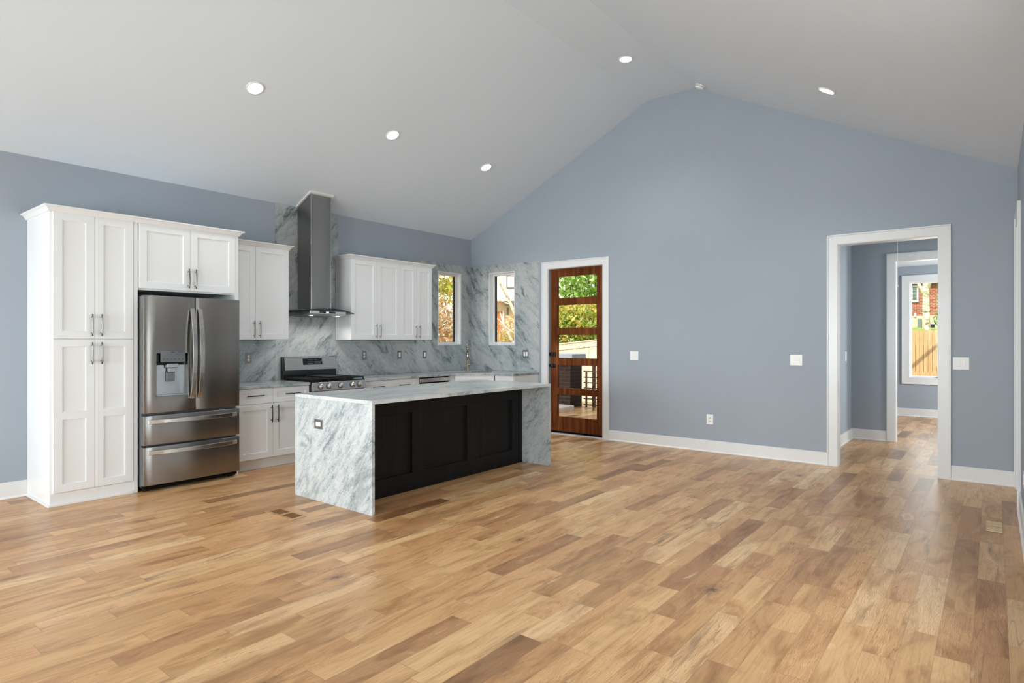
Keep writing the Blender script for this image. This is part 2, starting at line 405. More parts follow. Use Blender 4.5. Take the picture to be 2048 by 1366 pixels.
class MB:
    """collects shapes in world coordinates and links them as one mesh object"""
    def __init__(self, xf=None):
        self.bm = bmesh.new()
        self.xf = xf
    def _v(self, p):
        p = Vector(p)
        return self.bm.verts.new(self.xf @ p if self.xf else p)
    def box(self, x0, y0, z0, x1, y1, z1):
        v = [self._v(p) for p in ((x0, y0, z0), (x1, y0, z0), (x1, y1, z0), (x0, y1, z0), (x0, y0, z1), (x1, y0, z1), (x1, y1, z1), (x0, y1, z1))]
        for f in ((0, 3, 2, 1), (4, 5, 6, 7), (0, 1, 5, 4), (1, 2, 6, 5), (2, 3, 7, 6), (3, 0, 4, 7)):
            self.bm.faces.new([v[i] for i in f])
        return self
    def prism(self, poly, d0, d1, axis):
        """poly in the two other axes (x,y,z order), extruded along axis from d0 to d1"""
        def P(a, b, d):
            return {'x': (d, a, b), 'y': (a, d, b), 'z': (a, b, d)}[axis]
        lo = [self._v(P(a, b, d0)) for a, b in poly]
        hi = [self._v(P(a, b, d1)) for a, b in poly]
        n = len(poly)
        self.bm.faces.new(lo[::-1]); self.bm.faces.new(hi)
        for i in range(n):
            self.bm.faces.new((lo[i], lo[(i + 1) % n], hi[(i + 1) % n], hi[i]))
        return self
    def tube(self, pts, rad, n=10, caps=True, flat=(1.0, 1.0)):
        pts = [Vector(p) for p in pts]
        rads = rad if isinstance(rad, (list, tuple)) else [rad] * len(pts)
        rings = []
        up = None
        for i, p in enumerate(pts):
            t = (pts[min(i + 1, len(pts) - 1)] - pts[max(i - 1, 0)]).normalized()
            if up is None:
                up = Vector((0, 0, 1)) if abs(t.z) < 0.9 else Vector((1, 0, 0))
            a = t.cross(up).normalized(); b = a.cross(t).normalized()
            up = b
            rings.append([self._v(p + (a * math.cos(k * 2 * math.pi / n) * flat[0] + b * math.sin(k * 2 * math.pi / n) * flat[1]) * rads[i]) for k in range(n)])
        for r0, r1 in zip(rings, rings[1:]):
            for k in range(n):
                f = self.bm.faces.new((r0[k], r0[(k + 1) % n], r1[(k + 1) % n], r1[k]))
                f.smooth = True
        if caps:
            self.bm.faces.new(rings[0][::-1]); self.bm.faces.new(rings[-1])
        return self
    def sweep(self, pts, half_w, half_t, wdir):
        """flat bar along pts: half_w along wdir, half_t across"""
        pts = [Vector(p) for p in pts]; wdir = Vector(wdir)
        rings = []
        for i, p in enumerate(pts):
            t = (pts[min(i + 1, len(pts) - 1)] - pts[max(i - 1, 0)]).normalized()
            c = t.cross(wdir).normalized()
            rings.append([self._v(p + wdir * sx * half_w + c * sy * half_t) for sx, sy in ((-1, -1), (1, -1), (1, 1), (-1, 1))])
        for r0, r1 in zip(rings, rings[1:]):
            for k in range(4):
                self.bm.faces.new((r0[k], r0[(k + 1) % 4], r1[(k + 1) % 4], r1[k]))
        self.bm.faces.new(rings[0][::-1]); self.bm.faces.new(rings[-1])
        return self
    def lathe(self, prof, center, axis=(0, 0, 1), n=32, closed=False):
        """profile (r, h) revolved about axis through center"""
        ax = Vector(axis).normalized()
        a = ax.cross(Vector((0.31, 0.87, 0.13))).normalized(); b = ax.cross(a)
        c = Vector(center)
        rings = []
        for r, h in prof:
            if r <= 1e-6:
                rings.append([self._v(c + ax * h)])
            else:
                rings.append([self._v(c + ax * h + (a * math.cos(k * 2 * math.pi / n) + b * math.sin(k * 2 * math.pi / n)) * r) for k in range(n)])
        pairs = list(zip(rings, rings[1:]))
        if closed: pairs.append((rings[-1], rings[0]))
        for r0, r1 in pairs:
            for k in range(n):
                k2 = (k + 1) % n
                if len(r0) == 1 and len(r1) == 1: continue
                if len(r0) == 1: f = self.bm.faces.new((r0[0], r1[k2], r1[k]))
                elif len(r1) == 1: f = self.bm.faces.new((r0[k], r0[k2], r1[0]))
                else: f = self.bm.faces.new((r0[k], r0[k2], r1[k2], r1[k]))
                f.smooth = True
        return self
    def grid(self, ws, zs, n0, depth):
        """panelled slab in local (w, n, z): ws, zs = cell borders, n0 = back, depth(i, j) = front of the cell"""
        W, H = len(ws) - 1, len(zs) - 1
        for i in range(W):
            for j in range(H):
                d = depth(i, j)
                if d is None: continue
                q = [self._v((ws[i], d, zs[j])), self._v((ws[i + 1], d, zs[j])), self._v((ws[i + 1], d, zs[j + 1])), self._v((ws[i], d, zs[j + 1]))]
                self.bm.faces.new(q)
                q = [self._v((ws[i], n0, zs[j])), self._v((ws[i], n0, zs[j + 1])), self._v((ws[i + 1], n0, zs[j + 1])), self._v((ws[i + 1], n0, zs[j]))]
                self.bm.faces.new(q)
                for di, dj, e in ((-1, 0, ((0, 0), (0, 1))), (1, 0, ((1, 1), (1, 0))), (0, -1, ((1, 0), (0, 0))), (0, 1, ((0, 1), (1, 1)))):
                    ii, jj = i + di, j + dj
                    o = depth(ii, jj) if 0 <= ii < W and 0 <= jj < H else None
                    o = n0 if o is None else o
                    if (o < d) if d > n0 else (o > d):
                        (a, b), (c, e2) = e
                        p0 = (ws[i + a], zs[j + b]); p1 = (ws[i + c], zs[j + e2])
                        self.bm.faces.new([self._v((p0[0], d, p0[1])), self._v((p1[0], d, p1[1])), self._v((p1[0], o, p1[1])), self._v((p0[0], o, p0[1]))])
        bmesh.ops.remove_doubles(self.bm, verts=self.bm.verts, dist=1e-5)
        return self
    def build(self, name, mat, parent=None, bevel=0.0, smooth=False, segs=2):
        bm = self.bm
        bmesh.ops.recalc_face_normals(bm, faces=bm.faces)
        o0 = ORG.get(parent.name, Vector((0, 0, 0))) if parent else Vector((0, 0, 0))
        if o0.length: bmesh.ops.translate(bm, verts=bm.verts, vec=-o0)
        me = bpy.data.meshes.new(name)
        bm.to_mesh(me); bm.free()
        if smooth:
            for p in me.polygons: p.use_smooth = True
        me.materials.append(M[mat] if isinstance(mat, str) else mat)
        o = bpy.data.objects.new(name, me)
        col.objects.link(o)
        if parent:
            o.parent = parent
            ORG[o.name] = o0
        if bevel:
            b = o.modifiers.new('edge', 'BEVEL'); b.width = bevel; b.segments = segs; b.limit_method = 'ANGLE'; b.angle_limit = math.radians(40)
        return o

def tag(o, label=None, cat=None, group=None, kind=None):
    if label: o['label'] = label
    if cat: o['category'] = cat
    if group: o['group'] = group
    if kind: o['kind'] = kind
    return o

def thing(name, loc, label, cat, group=None, kind=None):
    o = bpy.data.objects.new(name, None)
    o.empty_display_size = 0.1
    col.objects.link(o)
    o.location = loc
    ORG[o.name] = Vector(loc)
    return tag(o, label, cat, group, kind)

def frame(ox, oy, w, n):
    """local (w, n, z) -> world, w along the face, n outward"""
    w = Vector((w[0], w[1], 0)).normalized(); n = Vector((n[0], n[1], 0)).normalized()
    return Matrix(((w.x, n.x, 0, ox), (w.y, n.y, 0, oy), (0, 0, 1, 0), (0, 0, 0, 1)))

FX = frame(0, 0, (0, 1), (1, 0))          # faces +X: w = Y, n = X
def FY(y): return frame(0, y, (1, 0), (0, -1))   # faces -Y at plane y: w = X, n = y - Y

# ------------------------------------------------------------------ the setting
EY, LY0, RX = 7.54, -3.0, 7.015
EAVE, RIDGE, RG0, RG1 = 3.066, 4.618, 3.198, 3.832

def struct(mb, name, mat, label, cat, parent=None, bevel=0.0):
    o = mb.build(name, mat, parent, bevel)
    return tag(o, label, cat, None, 'structure')

def holed(mb, ws, zs, n0, n1, holes):
    W = sorted(set(ws + [h[0] for h in holes] + [h[1] for h in holes]))
    Z = sorted(set(zs + [h[2] for h in holes] + [h[3] for h in holes]))
    def d(i, j):
        cw, cz = (W[i] + W[i + 1]) / 2, (Z[j] + Z[j + 1]) / 2
        for h in holes:
            if h[0] < cw < h[1] and h[2] < cz < h[3]: return None
        return n1
    return mb.grid(W, Z, n0, d)

struct(MB().box(-0.3, LY0 - 0.2, -0.08, 9.0, 13.6, 0.0), 'floor', 'floor', 'wide oak plank floor with varied light and dark brown boards', 'floor')
cx = MB()
T = 0.16
slope = (RIDGE - EAVE) / RG0
cx.prism([(-0.14, EAVE - 0.14 * slope), (0, EAVE), (RG0, RIDGE), (RG1, RIDGE), (RX, 3.036), (RX + 0.14, 3.036 - 0.07), (RX + 0.14, 3.036 + T), (RG1, RIDGE + T), (RG0, RIDGE + T), (-0.14, EAVE + T)], LY0 - 0.14, EY + 0.14, 'y')
struct(cx, 'ceiling', 'ceiling', 'white vaulted ceiling with two slopes and a narrow flat ridge', 'ceiling')

# left wall with its window, end wall with window, door and opening, right wall, back wall
LW = (6.752, 7.288, 1.322, 2.487)     # left-wall window (y0, y1, z0, z1)
EW = (0.408, 0.944, 1.322, 2.487)     # end-wall window (x0, x1, z0, z1)
DR = (1.575, 2.505, 0.0, 2.475)       # door rough opening
OP = (5.478, 6.397, 0.0, 2.463)       # cased opening
struct(holed(MB(FX), [LY0 - 0.14, EY + 0.14], [0, EAVE], -0.14, 0.0, [LW]), 'wall_left', 'wall', 'blue-grey wall behind the white kitchen cabinets', 'wall')
ew = holed(MB(FY(EY)), [0.0, RX], [0, 3.036], -0.14, 0.0, [EW, DR, OP])
ew.xf = None
ew.prism([(0, 3.036), (RX, 3.036), (RG1, RIDGE), (RG0, RIDGE), (0, EAVE)], EY, EY + 0.14, 'y')
struct(ew, 'wall_end', 'wall', 'tall blue-grey gable wall with the wooden door and the cased opening', 'wall')
RWD = (6.68, 7.42, 0.0, 2.463)
struct(holed(MB(frame(RX, 0, (0, 1), (-1, 0))), [LY0 - 0.14, EY + 0.14], [0, 3.036], -0.14, 0.0, [RWD, (-2.2, -0.5, 0.55, 2.45), (2.25, 3.95, 0.55, 2.45)]), 'wall_right', 'wall', 'blue-grey side wall with a narrow white doorway at the frame edge', 'wall')
bw = holed(MB(frame(0, LY0, (1, 0), (0, 1))), [0.0, RX], [0, 3.036], -0.14, 0.0, [(0.6, 2.9, 0.25, 2.45), (3.6, 5.9, 0.25, 2.45)])
bw.xf = None
bw.prism([(0, 3.036), (RX, 3.036), (RG1, RIDGE), (RG0, RIDGE), (0, EAVE)], LY0 - 0.14, LY0, 'y')
struct(bw, 'wall_back', 'wall', 'blue-grey gable wall with two large windows facing the kitchen', 'wall')

# hall and far room beyond the cased opening
HX, HY, FYR = 5.237, 9.84, 13.36
struct(MB().box(HX - 0.12, EY + 0.14, 0, HX, HY, 2.9), 'wall_hall_left', 'wall', 'dim blue-grey hallway side wall seen through the cased opening', 'wall')
struct(holed(MB(FY(HY)), [3.9, 8.6], [0, 2.9], -0.12, 0.0, [(5.775, 6.70, 0, 2.487)]), 'wall_hall_end', 'wall', 'dim blue-grey hallway wall with a second doorway', 'wall')
struct(holed(MB(frame(8.48, 0, (0, 1), (-1, 0))), [EY + 0.14, FYR], [0, 2.9], -0.12, 0.0, [(8.15, 9.25, 0.7, 2.45), (10.95, 12.45, 0.7, 2.45)]), 'wall_hall_right', 'wall', 'blue-grey hallway wall hidden behind the cased opening', 'wall')
struct(MB().box(3.9, HY + 0.12, 0, 4.02, FYR, 2.9), 'wall_far_left', 'wall', 'blue-grey side wall of the far room', 'wall')
FW = (5.60, 6.55, 0.70, 2.49)
struct(holed(MB(FY(FYR)), [3.9, 8.6], [0, 2.9], -0.14, 0.0, [FW]), 'wall_far_end', 'wall', 'blue-grey far room wall around the window to the garden fence', 'wall')
struct(MB().box(3.9, EY + 0.14, 2.76, 8.6, FYR + 0.14, 2.92), 'ceiling_hall', 'ceiling', 'flat white ceiling over the hallway and far room', 'ceiling')
struct(MB().box(RX + 0.14, EY - 1.6, 0, 8.5, EY - 1.5, 2.7).box(8.4, EY - 1.6, 0, 8.5, EY + 0.14, 2.7).box(RX + 0.14, EY - 1.6, 2.6, 8.5, EY + 0.14, 2.75), 'wall_closet', 'wall', 'small blue-grey closet behind the doorway in the side wall', 'wall')

def baseboard(name, xf, w0, w1, label):
    b = MB(xf)
    b.box(w0, 0.0, 0.0, w1, 0.016, 0.135)
    b.box(w0, 0.0, 0.135, w1, 0.010, 0.145)
    b.prism([(0.0, 0.0), (0.028, 0.0), (0.028, 0.008), (0.018, 0.020), (0.0, 0.020)], w0, w1, 'x')
    return struct(b, name, 'trim', label, 'baseboard', None, 0.002)

baseboard('baseboard_left', FX, LY0, 1.595, 'white baseboard running left of the tall pantry cabinet')
baseboard('baseboard_end', FY(EY), 2.61, 5.39, 'white baseboard between the wooden door and the cased opening')
baseboard('baseboard_end_corner', FY(EY), 6.488, RX, 'short white baseboard right of the cased opening')
FR = frame(RX, 0, (0, 1), (-1, 0))
baseboard('baseboard_right', FR, LY0, 6.585, 'white baseboard along the side wall at the frame edge')
baseboard('baseboard_back', frame(0, LY0, (1, 0), (0, 1)), 0, RX, 'white baseboard along the wall behind the viewer')
baseboard('baseboard_hall', FY(HY), HX, 5.67, 'white baseboard on the dim hallway end wall')
baseboard('baseboard_hall_side', frame(HX, 0, (0, 1), (1, 0)), EY + 0.16, HY, 'white baseboard on the dim hallway side wall')
baseboard('baseboard_far', FY(FYR), 4.02, 8.48, 'white baseboard under the far room window')

def casing(name, xf, w0, w1, z1, label, depth, width=0.09, z0=0.0, sill=False, reveal=0.006):
    """flat casing with a back band, plus the jamb lining; (w0, w1, z1) = clear opening, depth = wall thickness"""
    root = tag(bpy.data.objects.new(name, None), label, 'trim', None, 'structure')
    col.objects.link(root); ORG[root.name] = Vector((0, 0, 0))
    a0, a1, at = w0 - width, w1 + width, z1 + width
    b = MB(xf)
    ab = z0 - width if sill else z0
    zs = [ab, z0, z1, at] if sill else [z0, z1, at]
    def d(i, j):
        jj = j if sill else j + 1
        return None if (i == 1 and jj == 1) else 0.018
    b.grid([a0, w0, w1, a1], zs, 0.0, d)
    tag(b.build('casing', 'trim', root, 0.0025), kind='structure')
    b = MB(xf)
    t = 0.014
    zb = ab - t if sill else z0
    for q in ((a0 - t, zb, a0, at + t), (a1, zb, a1 + t, at + t), (a0, at, a1, at + t)):
        b.box(q[0], 0.0, q[1], q[2], 0.026, q[3])
    if sill: b.box(a0, 0, zb, a1, 0.026, ab)
    tag(b.build('back_band', 'trim', root, 0.002), kind='structure')
    b = MB(xf)
    j = 0.012
    b.box(w0 - j, -depth, z0, w0 + reveal, 0.004, z1); b.box(w1 - reveal, -depth, z0, w1 + j, 0.004, z1)
    b.box(w0 + reveal, -depth, z1 - reveal, w1 - reveal, 0.004, z1 + j)
    if sill: b.box(w0 + reveal, -depth, z0 - j, w1 - reveal, 0.004, z0 + reveal)
    tag(b.build('jamb', 'trim', root, 0.0015), kind='structure')
    return root

casing('trim_1', FY(EY), 1.567, 2.510, 2.472, 'white casing around the brown wooden entry door', 0.14)
casing('trim_2', FY(EY), 5.478, 6.397, 2.463, 'white casing around the open passage to the hallway', 0.14)
casing('trim_3', FR, 6.68, 7.42, 2.463, 'white casing of the narrow doorway in the side wall', 0.14, 0.085)
casing('trim_4', FY(HY), 5.778, 6.70, 2.487, 'white casing around the second doorway inside the hallway', 0.12)
struct(MB(FR).box(6.69, -0.11, 0.01, 7.41, -0.075, 2.45), 'door_2', 'trim', 'closed white door inside the narrow side wall doorway', 'door')

def window(name, xf, r, depth, label, flat_frame=True, sash='trim', casing_w=0.0, sash_side=None, pane_n=-0.075):
    """lined window opening with sash and one pane; r = (w0, w1, z0, z1)"""
    root = tag(bpy.data.objects.new(name, None), label, 'window', None, 'structure')
    col.objects.link(root); ORG[root.name] = Vector((0, 0, 0))
    w0, w1, z0, z1 = r
    b = MB(xf); t = 0.016
    ws = [w0, w0 + t, w1 - t, w1]; zs = [z0, z0 + t, z1 - t, z1]
    b.grid(ws, zs, -depth, lambda i, j: None if (i == 1 and j == 1) else 0.019)
    tag(b.build('reveal', 'trim', root, 0.0015), kind='structure')
    b = MB(xf); s = 0.030
    ws = [w0 + t, w0 + t + s, w1 - t - s, w1 - t]; zs = [z0 + t, z0 + t + s, z1 - t - s, z1 - t]
    b.grid(ws, zs, pane_n - 0.03, lambda i, j: None if (i == 1 and j == 1) else pane_n + 0.015)
    tag(b.build('sash', sash, root, 0.002), kind='structure')
    b = MB(xf)
    b.box(w0 + t + s, pane_n - 0.008, z0 + t + s, w1 - t - s, pane_n - 0.003, z1 - t - s)
    tag(b.build('pane', 'glass', root), kind='structure')
    return root

w1r = window('window_1', FX, LW, 0.14, 'slim white window left of the kitchen corner showing yellow leaves', pane_n=-0.085)
b = MB(FX); b.box(LW[1] - 0.062, -0.12, LW[2] + 0.046, LW[1] - 0.046, -0.088, LW[3] - 0.046)
tag(b.build('sash_edge', 'winblack', w1r), 'dark bronze sash edge', kind='structure')
w2r = window('window_2', FY(EY), EW, 0.14, 'slim white window right of the kitchen corner showing a white house', pane_n=-0.085)
b = MB(FY(EY)); b.box(EW[0] + 0.046, -0.12, EW[2] + 0.046, EW[0] + 0.062, -0.088, EW[3] - 0.046)
tag(b.build('sash_edge', 'winblack', w2r), 'dark bronze sash edge', kind='structure')
w3r = window('window_3', FY(FYR), FW, 0.14, 'white far room window looking at the tan fence and tree trunk', pane_n=-0.06)
b = MB(FY(FYR)); b.box(FW[0] + 0.02, -0.02, FW[2] - 0.09 + 0.0, FW[1] - 0.02, 0.018, FW[2])
cs = casing('trim_5', FY(FYR), FW[0], FW[1], FW[3], 'white picture frame casing of the far room window', 0.02, 0.09, FW[2], True)
b.bm.free()
b = MB(FY(FYR)); b.box(6.02, -0.045, FW[2] + 0.02, 6.20, -0.012, FW[2] + 0.034); b.tube([(6.06, -0.02, FW[2] + 0.03), (6.12, 0.0, FW[2] + 0.045), (6.19, -0.01, FW[2] + 0.04)], 0.006)
tag(b.build('crank_handle', 'plate', w3r, 0.002), 'grey window crank', kind='structure')
FB = frame(0, LY0, (1, 0), (0, 1))
for nm, fr, r, lb in (('window_4', FB, (0.6, 2.9, 0.25, 2.45), 'wide white window in the gable wall opposite the kitchen, nearer the cabinets side'),
                      ('window_5', FB, (3.6, 5.9, 0.25, 2.45), 'wide white window in the gable wall opposite the kitchen, nearer the side wall'),
                      ('window_6', FR, (-2.2, -0.5, 0.55, 2.45), 'white window in the side wall close to the back corner'),
                      ('window_8', frame(8.48, 0, (0, 1), (-1, 0)), (8.15, 9.25, 0.7, 2.45), 'unseen white window added to bring fill light into the hallway'),
                      ('window_9', frame(8.48, 0, (0, 1), (-1, 0)), (10.95, 12.45, 0.7, 2.45), 'unseen white side window added to bring fill light into the far room'),
                      ('window_7', FR, (2.25, 3.95, 0.55, 2.45), 'white window in the middle of the side wall')):
    window(nm, fr, r, 0.14, lb)

# ------------------------------------------------------------------ exterior door
def exterior_door():
    root = tag(bpy.data.objects.new('door_1', None), 'brown stained wooden entry door with five stacked glass panes', 'door', None, 'structure')
    col.objects.link(root); ORG[root.name] = Vector((0, 0, 0))
    xf = FY(EY)
    x0, x1, z0, z1 = 1.585, 2.497, 0.045, 2.462
    st = 0.118
    panes = [(0.250, 0.560), (0.690, 1.022), (1.146, 1.480), (1.590, 1.905), (2.015, 2.335)]
    panes = [(0.262, 0.590), (0.690, 1.030), (1.135, 1.480), (1.585, 1.925), (2.030, 2.350)]
    zs = [z0]
    for a, b2 in panes: zs += [a, b2]
    zs.append(z1)
    b = MB(xf)
    b.grid([x0, x0 + st, x1 - st, x1], zs, -0.095, lambda i, j: None if (i == 1 and j % 2 == 1) else -0.05)
    tag(b.build('door_leaf', 'door', root, 0.003), kind='structure')
    for a, b2 in panes:
        p = MB(xf); p.box(x0 + st, -0.076, a, x1 - st, -0.070, b2)
        tag(p.build('pane', 'glass', root), kind='structure')
    k = MB(xf); k.box(x0 + 0.028, -0.05, 1.155, x0 + 0.092, -0.022, 1.225); k.tube([(x0 + 0.06, -0.03, 1.19), (x0 + 0.06, 0.0, 1.19)], 0.013, 14)
    k.box(x0 - 0.012, -0.045, 1.165, x0 + 0.0, -0.01, 1.215)
    tag(k.build('deadbolt', 'blackmetal', root, 0.002), 'square black deadbolt', kind='structure')
    k = MB(xf); k.lathe([(0, 0.0), (0.032, 0.0), (0.032, 0.008), (0.012, 0.012), (0.012, 0.04), (0.028, 0.048), (0.030, 0.062), (0.022, 0.074), (0, 0.078)], (x0 + 0.06, -0.05, 1.02), (0, 1, 0), 24)
    k.box(x0 - 0.012, -0.045, 1.0, x0 + 0.0, -0.01, 1.04)
    tag(k.build('door_knob', 'blackmetal', root), 'round black door knob', kind='structure')
    s = MB(xf); s.box(1.56, -0.14, 0.0, 2.515, 0.006, 0.016)
    tag(s.build('threshold', 'trim', root, 0.003), 'pale threshold', kind='structure')
    s = MB(xf); s.box(x0, -0.09, 0.018, x1, -0.052, 0.045)
    tag(s.build('sweep_seal', 'gap', root), 'black bottom seal', kind='structure')
    return root
exterior_door()

# ------------------------------------------------------------------ cabinets
def shaker(xf, w0, w1, z0, z1, nb, nf, name, parent, mat='cab', stile=0.066, rec=0.010, mids=()):
    """door or drawer front with recessed panel(s)"""
    b = MB(xf)
    zs = [z0, z0 + stile]
    for m0, m1 in mids: zs += [m0, m1]
    zs += [z1 - stile, z1]
    b.grid([w0, w0 + stile, w1 - stile, w1], zs, nb, lambda i, j: nf - rec if (i == 1 and j % 2 == 1) else nf)
    return b.build(name, mat, parent, 0.0018)

def pull(xf, w, n, z, parent, vertical=True, length=0.19, mat='pewter', r=0.006, out=0.030):
    """slightly bowed bar pull on two posts, centred at (w, z)"""
    b = MB(xf)
    pts = []
    for k in range(9):
        t = -1 + k / 4
        o = n + out + 0.006 * (1 - t * t)
        pts.append((w, o, z + t * length / 2) if vertical else (w + t * length / 2, o, z))
    b.tube(pts, r, 10)
    for s in (-0.36, 0.36):
        p = (w, 0, z + s * length) if vertical else (w + s * length, 0, z)
        b.tube([(p[0], n, p[2]), (p[0], n + out + 0.003, p[2])], r * 0.8, 8)
    return b.build('handle', mat, parent)

def crown(xf_pts, z0, z1, proj, name, parent):
    """cove crown along a polyline of (x, y) outer-face points; first and last ends are cut square"""
    pass

def crown_run(root, pts, z0, z1, proj, close_in):
    """pts: outline corners (x, y) of the cabinet tops, walked so that outward is on the right hand; mitred"""
    b = MB()
    prof = [(0.0, 0.0), (0.012, 0.0), (0.016, 0.012), (0.030, 0.030), (proj - 0.004, z1 - z0 - 0.012), (proj, z1 - z0 - 0.010), (proj, z1 - z0), (0.0, z1 - z0)]
    P = [Vector((p[0], p[1], 0)) for p in pts]
    rings = []
    for i, p in enumerate(P):
        dirs = []
        if i > 0: dirs.append((P[i] - P[i - 1]).normalized())
        if i < len(P) - 1: dirs.append((P[i + 1] - P[i]).normalized())
        ns = [Vector((d.y, -d.x, 0)) for d in dirs]
        if len(ns) == 2:
            m = (ns[0] + ns[1]).normalized(); m = m / m.dot(ns[0])
        else:
            m = ns[0]
        rings.append([b._v(p + m * o + Vector((0, 0, z0 + h))) for o, h in prof])
    k = len(prof)
    for r0, r1 in zip(rings, rings[1:]):
        for i in range(k):
            b.bm.faces.new((r0[i], r0[(i + 1) % k], r1[(i + 1) % k], r1[i]))
    b.bm.faces.new(rings[0][::-1]); b.bm.faces.new(rings[-1])
    return b.build('crown_moulding', 'cab', root)

PY0, PY1 = 1.595, 2.225
def pantry():
    r = thing('pantry_cabinet', (0, PY0, 0), 'tall white four-door pantry cabinet standing left of the refrigerator', 'cabinet')
    b = MB(); b.box(0.002, PY0, 0.0, 0.640, PY1, 2.485)
    b.build('body', 'cab', r, 0.002)
    b = MB(); b.box(0.6402, PY0, 0.022, 0.648, PY1, 0.108)
    b.box(0.6402, PY0 - 0.012, 0.0, 0.660, PY1, 0.022)
    b.box(0.030, PY0 - 0.014, 0.0, 0.6402, PY0, 0.020)
    b.build('toe_board', 'cab', r, 0.003)
    for (a, c, hw) in ((1.617, 1.9185, 1.893), (1.9215, 2.222, 1.965)):
        d = shaker(FX, a, c, 1.413, 2.482, 0.6405, 0.661, 'door', r)
        pull(FX, hw, 0.661, 1.533, d)
        d = shaker(FX, a, c, 0.113, 1.409, 0.6405, 0.661, 'door', r, mids=((0.726, 0.793),))
        pull(FX, hw, 0.661, 1.287, d)
    crown_run(r, [(0.002, PY0), (0.655, PY0), (0.655, PY1)][::1], 2.482, 2.532, 0.048, 0)
    return r
pantry()

def fridge_cabinet():
    r = thing('overhead_cabinet', (0, 2.226, 0), 'white two-door cabinet with tall end panels bridging over the refrigerator', 'cabinet')
    b = MB(); b.box(0.002, 2.226, 0, 0.655, 2.262, 2.485); b.build('end_panel', 'cab', r, 0.0015)
    b = MB(); b.box(0.002, 3.181, 0, 0.655, 3.213, 2.485); b.build('end_panel', 'cab', r, 0.0015)
    b = MB(); b.box(0.002, 2.262, 1.866, 0.640, 3.181, 2.485); b.build('body', 'cab', r, 0.0015)
    for a, c, hw in ((2.272, 2.7285, 2.705), (2.7315, 3.179, 2.772)):
        d = shaker(FX, a, c, 1.882, 2.482, 0.6405, 0.661, 'door', r)
        pull(FX, hw, 0.661, 2.001, d)
    crown_run(r, [(0.655, 2.226), (0.655, 3.213), (0.41, 3.213)], 2.482, 2.532, 0.048, 0)
    return r
fridge_cabinet()

def upper(name, y0, y1, label, doors, ends, cr):
    r = thing(name, (0, y0, 1.405), label, 'cabinet', None)
    b = MB(); b.box(0.020, y0, 1.405, 0.330, y1, 2.462); b.build('body', 'cab', r, 0.0015)
    for a, c, hw in doors:
        d = shaker(FX, a, c, 1.410, 2.456, 0.3305, 0.351, 'door', r)
        pull(FX, hw, 0.351, 1.522, d, r=0.005)
    crown_run(r, cr, 2.455, 2.505, 0.046, 0)
    return r
upper('upper_cabinet', 3.216, 3.982, 'white two-door upper cabinet hung between refrigerator and range hood',
      ((3.218, 3.5700, 3.545), (3.5730, 3.981, 3.615)), 0, [(0.345, 3.216), (0.345, 3.982), (0.030, 3.982)])
upper('upper_cabinet', 4.862, 5.690, 'white two-door upper cabinet right beside the steel range hood',
      ((4.864, 5.2855, 5.262), (5.2885, 5.6885, 5.330)), 0, [(0.030, 4.862), (0.345, 4.862), (0.345, 5.690)])
upper('upper_cabinet', 5.691, 6.302, 'narrower white two-door upper cabinet next to the slim corner window',
      ((5.6925, 5.9975, 5.975), (6.0005, 6.300, 6.045)), 0, [(0.345, 5.691), (0.345, 6.302), (0.030, 6.302)])

def base_cabinet(y0, y1, label, split, cols):
    r = thing('base_cabinet', (0, y0, 0), label, 'cabinet')
    b = MB(); b.box(0.002, y0, 0.115, 0.600, y1, 0.882); b.build('body', 'cab', r, 0.0015)
    b = MB(); b.box(0.05, y0, 0.0, 0.546, y1, 0.115); b.box(0.05, y0, 0, 0.553, y1, 0.014); b.build('toe_board', 'cab', r, 0.002)
    for (a, c, hd, hx) in cols:
        d = shaker(FX, a, c, 0.716, 0.878, 0.6005, 0.621, 'drawer', r, stile=0.048)
        pull(FX, hx, 0.621, 0.803, d, False, 0.19, 'darkpull')
        d = shaker(FX, a, c, 0.122, 0.710, 0.6005, 0.621, 'door', r)
        pull(FX, hd, 0.621, 0.595, d, True, 0.19, 'darkpull')
    return r
base_cabinet(3.215, 4.076, 'white base cabinet between refrigerator and gas range with two drawers', 3.626,
             ((3.217, 3.6245, 3.600, 3.412), (3.6275, 4.074, 3.672, 3.855)))
base_cabinet(4.838, 5.747, 'white base cabinet between gas range and dishwasher with two drawers', 5.29,
             ((4.842, 5.2885, 5.262, 5.073), (5.2915, 5.745, 5.318, 5.512)))

